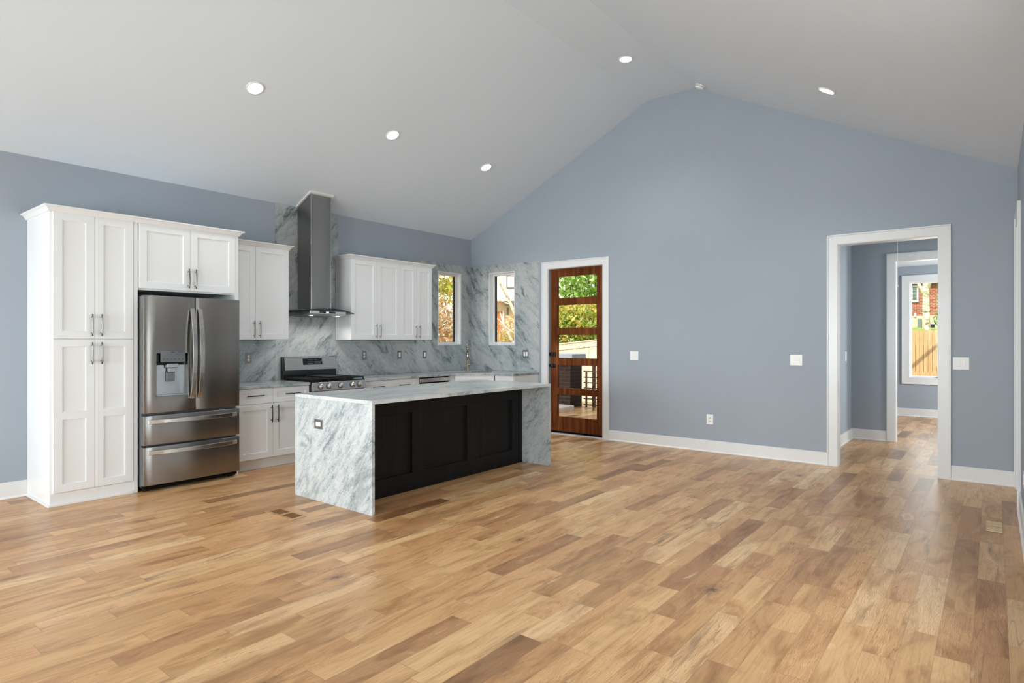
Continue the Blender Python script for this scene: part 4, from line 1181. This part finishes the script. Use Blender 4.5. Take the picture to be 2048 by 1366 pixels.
plate(FY(EY), 4.043, 0.408, 'white duplex outlet low on the blue wall above the baseboard', 'duplex', 'plastic', wide=0.084, high=0.124)
plate(FY(EY), 6.581, 1.168, 'white dimmer and switch plate right of the cased opening', 'dimmer', 'plastic', wide=0.132, high=0.124)
plate(FY(3.112), 2.237, 0.671, 'grey metal outlet set sideways in the island granite end', 'side', 'plate', wide=0.124, high=0.082)
plate(frame(HX, 0, (0, 1), (1, 0)), 9.42, 1.18, 'white switch on the dim hallway side wall', 'rocker', 'plastic', wide=0.10, high=0.13)
plate(FR, 5.80, 0.38, 'white outlet low on the side wall at the frame edge', 'duplex', 'plastic')

# ------------------------------------------------------------------ ceiling lights, smoke detector, registers, pull cord
def downlight(c, nrm, label):
    r = thing('recessed_downlight', c, label, 'ceiling light', 'round recessed ceiling lights')
    nrm = Vector(nrm).normalized()
    b = MB(); b.lathe([(0.066, 0.0005), (0.085, 0.0005), (0.083, 0.006), (0.070, 0.010), (0.066, 0.004)], c, nrm, 36, True); b.build('trim_ring', 'trim', r)
    b = MB(); b.lathe([(0, 0.002), (0.068, 0.002), (0.068, 0.006), (0, 0.0065)], c, nrm, 32); b.build('lens', 'lens', r)
    lamp('downlight_lamp', 'SPOT', nrm * 0.02, 66, (0.97, 0.985, 1.0), -Vector((0, 0, 1)) * 0.8 + nrm * 0.2, r, spot_size=math.radians(122), spot_blend=1.0, shadow_soft_size=0.07)
nL = (slope, 0, -1)
sR = (RIDGE - 3.036) / (RX - RG1)
nR = (-sR, 0, -1)
def Lp(x, y): return (x, y, EAVE + slope * x)
def Rp(x, y): return (x, y, 3.036 + sR * (RX - x))
downlight(Lp(1.424, 2.975), nL, 'round lit downlight above the refrigerator end, largest of the row of three')
downlight(Lp(1.424, 4.635), nL, 'round lit downlight in the middle of the row of three on the left slope')
downlight(Lp(1.418, 6.282), nL, 'round lit downlight nearest the gable wall on the left slope')
downlight((3.535, 6.275, RIDGE), (0, 0, -1), 'round lit downlight alone in the flat ridge of the ceiling')
downlight(Rp(5.617, 6.283), nR, 'round lit downlight alone on the right slope of the ceiling')

def smoke_detector():
    c = Rp(4.02, 7.28); n = Vector(nR).normalized()
    r = thing('smoke_detector', c, 'small white round smoke detector at the ridge above the gable wall', 'smoke detector')
    b = MB(); b.lathe([(0, 0.0005), (0.062, 0.0005), (0.064, 0.012), (0.058, 0.016), (0, 0.016)], c, n, 28); b.build('base', 'plastic', r)
    b = MB(); b.lathe([(0.050, 0.0162), (0.056, 0.0162), (0.056, 0.019), (0.050, 0.019)], c, n, 28, True); b.build('shadow_slot', 'slot', r)
    b = MB(); b.lathe([(0, 0.0192), (0.058, 0.0192), (0.054, 0.038), (0.040, 0.046), (0, 0.048)], c, n, 28); b.build('cover', 'plastic', r)
smoke_detector()

def register(name, x0, y0, x1, y1, label, kind):
    r = thing(name, ((x0 + x1) / 2, (y0 + y1) / 2, 0.001), label, 'floor register')
    if kind == 'framed':
        b = MB(); f = 0.032
        b2 = [x0, x0 + f, (x0 + x1) / 2 - 0.014, (x0 + x1) / 2 + 0.014, x1 - f, x1]
        ys = [y0, y0 + f * 0.9, y1 - f * 0.4, y1]
        xs = b2
        for i in range(5):
            for j in range(3):
                if i in (1, 3) and j == 1: continue
                b.box(xs[i], ys[j], 0.0005, xs[i + 1], ys[j + 1], 0.004)
        b.build('frame', 'vent', r)
        for i in (1, 3):
            b = MB(); b.box(xs[i], ys[1], 0.0005, xs[i + 1], ys[2], 0.0015); b.build('well', 'ventdark', r)
    else:
        k = 2; d = (y1 - y0) / k
        for i in range(k):
            b = MB(); b.box(x0, y0 + i * d + 0.012, 0.0005, x1, y0 + (i + 1) * d - 0.012, 0.005); b.build('slat', 'ventlight', r)
        b = MB(); b.box(x0, y0, 0.0002, x1, y1, 0.0012); b.build('well', 'ventdark', r)
register('floor_register', 2.165, 2.646, 2.560, 2.785, 'flush wooden floor register with two open wells in front of the refrigerator', 'framed')
register('floor_register', 6.793, 5.660, 6.888, 5.988, 'small slatted wooden floor register beside the side wall', 'slatted')

def pull_cord():
    x, y = 5.936, 8.55
    r = thing('pull_cord', (x, y, 2.755), 'thin white pull cord hanging from the hallway ceiling', 'cord')
    b = MB(); b.tube([(x, y, 2.759), (x, y, 2.06)], 0.0025, 8); b.build('string', 'plastic', r)
    b = MB(); b.lathe([(0, -0.02), (0.008, -0.018), (0.006, 0.0), (0.003, 0.012), (0, 0.012)], (x, y, 2.05), n=14); b.build('bead', 'plastic', r)
pull_cord()

# ------------------------------------------------------------------ outdoors
def ground(name, x0, y0, x1, y1, z, mat, label):
    b = MB(); b.box(x0, y0, z - 0.2, x1, y1, z)
    return tag(b.build(name, mat), label, 'ground', None, 'structure')
ground('ground_yard', -45, -20, 45, 13.5, -0.30, 'soil', 'dry bare ground outside the windows')
b = MB(); b.prism([(13.5, -0.5), (60, -0.5), (60, 0.2), (25.6, 0.2), (18.0, -0.3), (13.5, -0.30)], -45, 45, 'x')
tag(b.build('ground_garden', 'soil'), 'dry bare ground rising gently beyond the far room window', 'ground', None, 'structure')
b = MB(); b.prism([(25.6, 0.205), (25.6, 1.55), (30, 1.80), (36.4, 2.03), (60, 2.4), (60, 0.205)], 0, 30, 'x')
tag(b.build('hill', 'lawn'), 'raised green lawn behind the tan fence', 'lawn', None, 'structure')
b = MB(); b.box(-1.6, 7.69, -0.28, 3.0, 11.1, -0.10)
tag(b.build('patio_slab', 'concrete', None, 0.01), 'pale concrete patio slab outside the wooden door', 'patio', None, 'structure')

b = MB(); b.box(-0.5, -6.4, 2.62, 8.0, -3.15, 2.80)  # slab added out of view to keep sun off the back windows
tag(b.build('roof_sun_block', 'stucco'), 'unseen white slab added to block sun from the gable windows', 'roof', None, 'structure')

def leaf_cloud(name, blobs, n, size, mat, parent=None, seed=1):
    rr = random.Random(seed)
    verts, faces = [], []
    o0 = ORG.get(parent.name, Vector((0, 0, 0))) if parent else Vector((0, 0, 0))
    tot = sum(bl[3] * bl[4] * bl[5] for bl in blobs)
    for (bx, by, bz, rx, ry, rz) in blobs:
        for _ in range(int(n * rx * ry * rz / tot)):
            while True:
                p = Vector((rr.uniform(-1, 1), rr.uniform(-1, 1), rr.uniform(-1, 1)))
                if 0.25 < p.length < 1: break
            p = Vector((bx + p.x * rx, by + p.y * ry, bz + p.z * rz)) - o0
            a = Vector((rr.gauss(0, 1), rr.gauss(0, 1), rr.gauss(0, 1))).normalized()
            c = a.cross(Vector((rr.gauss(0, 1), rr.gauss(0, 1), rr.gauss(0, 1)))).normalized()
            s = size * rr.uniform(0.6, 1.4)
            i = len(verts)
            verts += [p - a * s, p + c * s * 0.45, p + a * s, p - c * s * 0.45]
            faces.append((i, i + 1, i + 2, i + 3))
    me = bpy.data.meshes.new(name)
    me.from_pydata([tuple(v) for v in verts], [], faces)
    me.materials.append(M[mat])
    o = bpy.data.objects.new(name, me); col.objects.link(o)
    if parent: o.parent = parent; ORG[o.name] = o0
    return o

def shrub(name, base, blobs, n, size, mat, label, cat, stems, seed, group=None, mat2=None):
    r = thing(name, base, label, cat, group)
    leaf_cloud('foliage', blobs, n, size, mat, r, seed)
    if mat2: 
        leaf_cloud('foliage', [(b_[0], b_[1], b_[2] - b_[5] * 0.25, b_[3] * 0.9, b_[4] * 0.9, b_[5] * 0.75) for b_ in blobs], n // 2, size, mat2, r, seed + 50)
    for k, st in enumerate(stems):
        bb = MB(); bb.tube(st[0], st[1], 8); bb.build('trunk' if k == 0 else 'branch', 'bark', r)
    return r

# seen through the door panes: green bank of shrubs behind a weathered fence, brick pier, step, railing
shrub('garden_tree', (-2.9, 17.8, -0.3), [(-2.6, 17.9, 3.6, 2.4, 1.5, 1.9), (-4.2, 18.0, 3.2, 1.6, 1.5, 1.8), (-1.2, 18.0, 3.0, 1.8, 1.5, 1.8)], 9000, 0.10, 'leafgreen',
      'dense green broadleaf tree beyond the fence filling the upper door panes', 'tree', [([(-2.9, 17.8, -0.29), (-2.8, 17.8, 1.6), (-2.5, 17.8, 3.6)], [0.12, 0.10, 0.05]), ([(-2.75, 17.5, 1.6), (-2.9, 16.6, 2.9), (-2.0, 16.42, 3.5)], [0.05, 0.024, 0.012])], 11)
shrub('garden_shrub', (-3.6, 15.6, -0.3), [(-3.4, 15.45, 1.9, 1.2, 0.55, 0.75), (-2.2, 15.5, 2.0, 1.4, 0.55, 0.7)], 3200, 0.075, 'leafyellow',
      'yellow-green shrub in front of the dense green tree', 'shrub', [([(-3.6, 15.6, -0.29), (-3.5, 15.5, 1.6), (-3.9, 15.4, 2.5)], [0.03, 0.022, 0.012]), ([(-2.6, 15.5, -0.29), (-2.7, 15.4, 1.8), (-2.5, 15.3, 2.3)], [0.03, 0.02, 0.012])], 12, None, 'leafgreen')

def fence(name, x0, x1, y, z0, ztop, pw, mat, label, gap=0.004, cap=True, rot=False, limit=None):
    r = thing(name, ((x0 + x1) / 2, y, z0), label, 'fence')
    n = int((x1 - x0) / pw)
    rr = random.Random(int(y * 10))
    for i in range(n):
        xa = x0 + i * pw
        t = ztop(xa + pw / 2)
        bb = MB(); bb.box(xa + gap / 2, y - 0.010, z0 + 0.03, xa + pw - gap / 2, y + 0.010, t + rr.uniform(-0.008, 0.008)); bb.build('picket', mat, r)
    for fz in (0.25, 0.85):
        bb = MB()
        bb.prism([(x0, z0 + (ztop(x0) - z0) * fz), (x1, z0 + (ztop(x1) - z0) * fz), (x1, z0 + (ztop(x1) - z0) * fz + 0.09), (x0, z0 + (ztop(x0) - z0) * fz + 0.09)], y + 0.0101, y + 0.05, 'y')
        bb.build('rail', mat, r)
    if cap:
        bb = MB()
        bb.prism([(x0, ztop(x0) - 0.16), (x1, ztop(x1) - 0.16), (x1, ztop(x1) + 0.0), (x0, ztop(x0) + 0.0)], y - 0.036, y - 0.0101, 'y')
        bb.prism([(x0, ztop(x0) + 0.0), (x1, ztop(x1) + 0.0), (x1, ztop(x1) + 0.03), (x0, ztop(x0) + 0.03)], y - 0.06, y + 0.05, 'y')
        bb.build('cap_board', mat, r)
    bb = MB(); bb.box(x0, y - 0.02, z0, x1, y - 0.0101, z0 + 0.14); bb.build('rot_board', mat, r)
    return r
fence('wooden_fence', -6.6, 3.4, 14.6, -0.3, lambda x: 1.42 + 0.10 * (x + 1.5), 0.14, 'fencepale', 'pale weathered board fence seen through the wooden door')
fence('wooden_fence', 2.2, 11.8, 25.0, 0.17, lambda x: 1.745, 0.12, 'fencetan', 'tan cedar picket fence seen through the far room window', 0.010, False)

def brick_pier():
    r = thing('brick_pier', (-0.5, 10.9, -0.1), 'brown brick pier darkened for shade, with bluestone cap at the patio edge', 'pier')
    bb = MB(); bb.box(-0.95, 10.62, -0.099, -0.02, 11.06, 1.005); bb.build('shaft', 'brickshade', r, 0.004)
    bb = MB(); bb.box(-1.0, 10.57, 1.0055, 0.05, 11.11, 1.115); bb.build('cap', 'capstone', r, 0.008)
brick_pier()
bb = MB(); bb.box(-1.2, 9.75, -0.099, 0.28, 10.30, 0.10)
sto = bb.build('step_stone', 'limestone', None, 0.02)
tag(sto, 'rough pale stone step block in front of the brick pier', 'step')
def railing():
    y = 11.02
    r = thing('patio_railing', (0.7, y, -0.1), 'brown metal railing along the patio edge beside the brick pier', 'railing')
    for x in (0.10, 0.27, 1.05):
        w = 0.055 if x != 0.10 else 0.03
        bb = MB(); bb.box(x, y - w / 2, -0.099, x + w, y + w / 2, 0.90 if x != 0.10 else 0.755); bb.build('post', 'railing', r)
    for z in (0.735, 0.61, 0.50, 0.385, 0.16, 0.03):
        bb = MB(); bb.box(0.052, y - 0.012, z, 1.10, y + 0.012, z + 0.022); bb.build('bar', 'railing', r)
    for z in (0.735, 0.61, 0.50, 0.385, 0.16, 0.03):
        bb = MB(); bb.tube([(0.33, y - 0.02, z + 0.01), (0.46, y - 0.25, z + 0.035), (0.55, y - 0.45, z - 0.02)], 0.012, 8); bb.build('stair_bar', 'railing', r)
railing()

# left window: yellow and brown thicket
shrub('garden_tree', (-5.2, 12.1, -0.3), [(-5.25, 12.15, 3.15, 0.75, 0.75, 0.80)], 1300, 0.075, 'leafyellow', 'sunlit yellow-green treetop outside the cabinet wall window', 'tree',
      [([(-5.2, 12.1, -0.29), (-5.1, 12.0, 1.4), (-4.95, 11.7, 2.4), (-5.1, 12.0, 3.1)], [0.05, 0.04, 0.03, 0.02]), ([(-5.1, 12.0, 2.0), (-4.75, 11.8, 2.45), (-4.5, 11.6, 2.55)], [0.03, 0.02, 0.012])], 21)
shrub('garden_shrub', (-3.4, 9.9, -0.3), [(-3.35, 9.85, 1.35, 0.9, 0.75, 1.10), (-3.4, 9.9, 0.3, 0.9, 0.8, 0.6)], 5600, 0.055, 'leafbrown', 'dry brown thicket under the yellow treetop outside the cabinet wall window', 'shrub',
      [([(-3.2, 9.6, -0.29), (-2.9, 9.3, 1.2), (-3.1, 9.4, 2.1)], [0.025, 0.02, 0.012]), ([(-2.9, 9.4, 0.6), (-2.6, 9.1, 1.6), (-2.8, 9.2, 2.05)], [0.02, 0.016, 0.01]), ([(-2.5, 9.0, 1.3), (-2.7, 9.2, 1.7), (-2.4, 9.1, 1.95)], [0.014, 0.012, 0.008])], 22, None, 'leaforange')

# end window: white house, leaning pale limbs, orange shrub
def white_house():
    r = thing('neighbour_house', (-11.5, 24.5, -0.3), 'white two-storey house with beige ground floor beyond the corner window', 'house')
    w = Vector((0.784, 0.620)); n = Vector((0.620, -0.784))
    xf = frame(-11.2, 23.2, (w.x, w.y), (n.x, n.y))
    bb = MB(xf); bb.box(-1.7, -5, 3.30, 6, 0.0, 7.5); bb.build('upper_wall', 'stucco', r)
    bb = MB(xf); bb.box(-1.6, -5, -0.299, 6, -0.6, 3.2995); bb.build('ground_floor_wall', 'beige', r)
    bb = MB(xf); bb.box(-0.62, -0.599, 3.12, 6.1, 0.06, 3.2995); bb.build('porch_beam', 'porch', r)
    f = MB(xf); f.box(-0.52, 0.001, 3.90, -0.11, 0.05, 4.52); fr = f.build('window', 'porch', r)
    f = MB(xf); f.box(-0.47, 0.0505, 3.95, -0.16, 0.06, 4.47); f.build('pane', 'stucco', fr)
    f = MB(xf); f.box(-1.45, -0.599, -0.2, -0.72, -0.52, 2.80); f.build('door', 'orangedoor', r)
    f = MB(xf); f.box(-0.715, -0.599, -0.2, -0.64, -0.50, 2.85); f.build('door_jamb', 'stucco', r)
    f = MB(xf); f.box(-0.50, -0.599, 2.65, -0.42, -0.55, 3.0); f.build('window', 'porch', r)
white_house()
def limbs():
    r = thing('bare_tree', (-6.2, 17.5, -0.3), 'pale bare tree with leaning limbs in front of the white house', 'tree')
    # camera-facing direction of the limbs follows the ground plan line of the hedge
    w = Vector((0.784, 0.620, 0)); o = Vector((-4.05, 13.75, 0))
    def P(u, z, d=0): return o + w * u + Vector((-0.62, 0.784, 0)) * d + Vector((0, 0, z))
    bb = MB(); bb.tube([P(0.75, -0.29), P(0.62, 0.6), P(0.45, 1.2), P(0.26, 1.75), P(0.10, 2.15), P(-0.014, 2.41), P(-0.19, 2.77), P(-0.33, 3.03), P(-0.5, 3.4)], [0.10, 0.09, 0.075, 0.06, 0.052, 0.048, 0.042, 0.036, 0.03], 10); bb.build('trunk', 'bark', r)
    bb = MB(); bb.tube([P(0.36, 1.38), P(0.10, 1.58), P(-0.16, 1.77), P(-0.36, 1.98), P(-0.6, 2.15)], [0.032, 0.028, 0.024, 0.02, 0.012], 8); bb.build('limb', 'bark', r)
    bb = MB(); bb.tube([P(0.50, 0.75), P(0.25, 1.08), P(0.04, 1.33), P(-0.07, 1.55), P(-0.22, 1.84), P(-0.34, 2.2)], [0.05, 0.046, 0.042, 0.036, 0.028, 0.014], 10); bb.build('limb', 'bark', r)
    bb = MB(); bb.tube([P(-0.02, 2.42), P(-0.15, 2.47), P(-0.36, 2.56)], [0.018, 0.014, 0.010], 8); bb.build('limb', 'bark', r)
    bb = MB(); bb.tube([P(-0.10, 2.60), P(0.0, 2.62), P(0.16, 2.54)], [0.012, 0.010, 0.006], 8); bb.build('limb', 'bark', r)
limbs()
shrub('garden_shrub', (-5.8, 15.6, -0.3), [(-5.6, 15.7, 1.40, 0.62, 0.55, 0.8), (-6.1, 15.5, 0.9, 0.62, 0.55, 0.75)], 1900, 0.06, 'leaforange', 'orange autumn shrub below the white house', 'shrub', [([(-5.8, 15.6, -0.29), (-5.7, 15.6, 1.2)], [0.03, 0.02])], 31, None, 'leafyellow')

# far room window: sycamore, brick house, utility box
def sycamore():
    x, y = 4.742, 29.5
    r = thing('sycamore_tree', (x, y, 1.75), 'thick pale sycamore trunk behind the tan fence', 'tree')
    bb = MB(); bb.tube([(x + 0.0, y, 1.70), (x, y, 1.85), (x - 0.03, y, 2.3), (x - 0.047, y, 2.62), (x - 0.04, y, 3.0), (x - 0.06, y, 3.4), (x - 0.03, y, 3.9)], [0.135, 0.105, 0.12, 0.132, 0.115, 0.12, 0.11], 14); bb.build('trunk', 'bark', r)
    bb = MB(); bb.tube([(x - 0.09, y, 3.15), (x - 0.17, y - 0.05, 3.42), (x - 0.30, y - 0.1, 3.70), (x - 0.6, y - 0.1, 4.1)], [0.07, 0.07, 0.06, 0.05], 10); bb.build('limb', 'bark', r)
    bb = MB(); bb.tube([(x, y, 3.5), (x + 0.08, y, 3.9), (x + 0.3, y, 4.6)], [0.10, 0.09, 0.07], 10); bb.build('limb', 'bark', r)
    bb = MB(); bb.tube([(x - 0.20, y - 0.15, 2.56), (x - 0.06, y - 0.16, 2.54), (x + 0.13, y - 0.15, 2.56)], 0.010, 6); bb.build('strap', 'blackmetal', r)
sycamore()
def brick_house():
    y = 36.5
    r = thing('neighbour_house', (5, y, 1.9), 'red brick house with a white sash window behind the sycamore', 'house')
    bb = MB(); bb.box(-6, y, 2.62, 14, y + 4, 4.22); bb.build('wall', 'brickred', r)
    bb = MB(); bb.box(-6, y - 0.05, 1.9, 14, y + 3.9, 2.6195); bb.build('foundation', 'foundation', r)
    bb = MB(); bb.prism([(y - 0.3, 4.2205), (y + 4.3, 4.2205), (y + 2, 6.2)], -6.3, 14.3, 'x'); bb.build('roof', 'porch', r)
    f = MB(); f.box(3.20, y - 0.06, 3.36, 3.875, y - 0.001, 4.14); f.box(3.18, y - 0.09, 3.31, 3.89, y - 0.001, 3.3595); fr = f.build('window', 'trim', r)
    for i in range(3):
        for j in range(4):
            f = MB(); f.box(3.27 + i * 0.185, y - 0.07, 3.41 + j * 0.165, 3.44 + i * 0.185, y - 0.0605, 3.56 + j * 0.165); f.build('pane', 'winglass', fr)
    bb = MB(); bb.box(3.86, y - 0.25, 1.99, 4.02, y - 0.052, 2.47); tag(bb.build('utility_cabinet', 'utility', None, 0.01), 'grey utility cabinet against the brick house foundation', 'utility box')
    bb = MB(); bb.box(3.70, y - 0.15, 2.575, 3.79, y - 0.052, 2.75); tag(bb.build('electric_meter', 'plastic', None, 0.01), 'small white electric meter on the brick house', 'meter')
    bb = MB(); bb.box(4.40, y - 0.45, 2.03, 4.56, y - 0.2, 2.17); bb.box(4.39, y - 0.46, 2.17, 4.57, y - 0.19, 2.19); tag(bb.build('garden_bin', 'binblue', None, 0.01), 'dark blue bin on the lawn right of the sycamore trunk', 'bin')
brick_house()
shrub('garden_shrub', (5.3, 31.5, 1.8), [(5.28, 31.5, 3.1, 0.36, 0.4, 0.75), (5.1, 31.4, 2.3, 0.3, 0.3, 0.4)], 900, 0.06, 'leafgreen', 'green shrub right of the sycamore trunk', 'shrub', [([(5.3, 31.5, 1.8), (5.25, 31.5, 3.0)], [0.02, 0.012])], 41)
def shade_tree():
    r = thing('bare_tree', (3.1, 21.25, 0.0), 'bare tree whose limb throws the slanting shadow on the tan fence', 'tree')
    bb = MB(); bb.tube([(3.1, 21.25, -0.1), (3.15, 21.25, 1.5), (3.4, 21.25, 2.8), (3.9, 21.25, 3.35), (4.5, 21.25, 3.80), (5.19, 21.25, 4.52), (6.0, 21.25, 5.3)], [0.14, 0.12, 0.10, 0.08, 0.055, 0.05, 0.03], 10); bb.build('trunk', 'bark', r)
    bb = MB(); bb.tube([(3.4, 21.25, 2.8), (3.1, 21.3, 3.8), (2.6, 21.4, 4.9)], [0.08, 0.06, 0.03], 10); bb.build('limb', 'bark', r)
shade_tree()

# repeats of one kind carry one group phrase
GROUPS = {'upper_cabinet': 'white upper cabinets on the cabinet wall', 'base_cabinet': 'white base cabinets under the stone worktops',
          'wall_outlet': 'wall outlets', 'light_switch': 'light switches', 'worktop': 'grey stone worktops', 'splashback': 'grey stone splashbacks',
          'floor_register': 'wooden floor registers', 'wooden_fence': 'garden fences', 'garden_shrub': 'garden shrubs', 'garden_tree': 'leafy garden trees',
          'bare_tree': 'bare garden trees', 'neighbour_house': 'houses beyond the garden'}
for o in col.objects:
    k = o.name.split('.')[0]
    if o.parent is None and k in GROUPS:
        o['group'] = GROUPS[k]
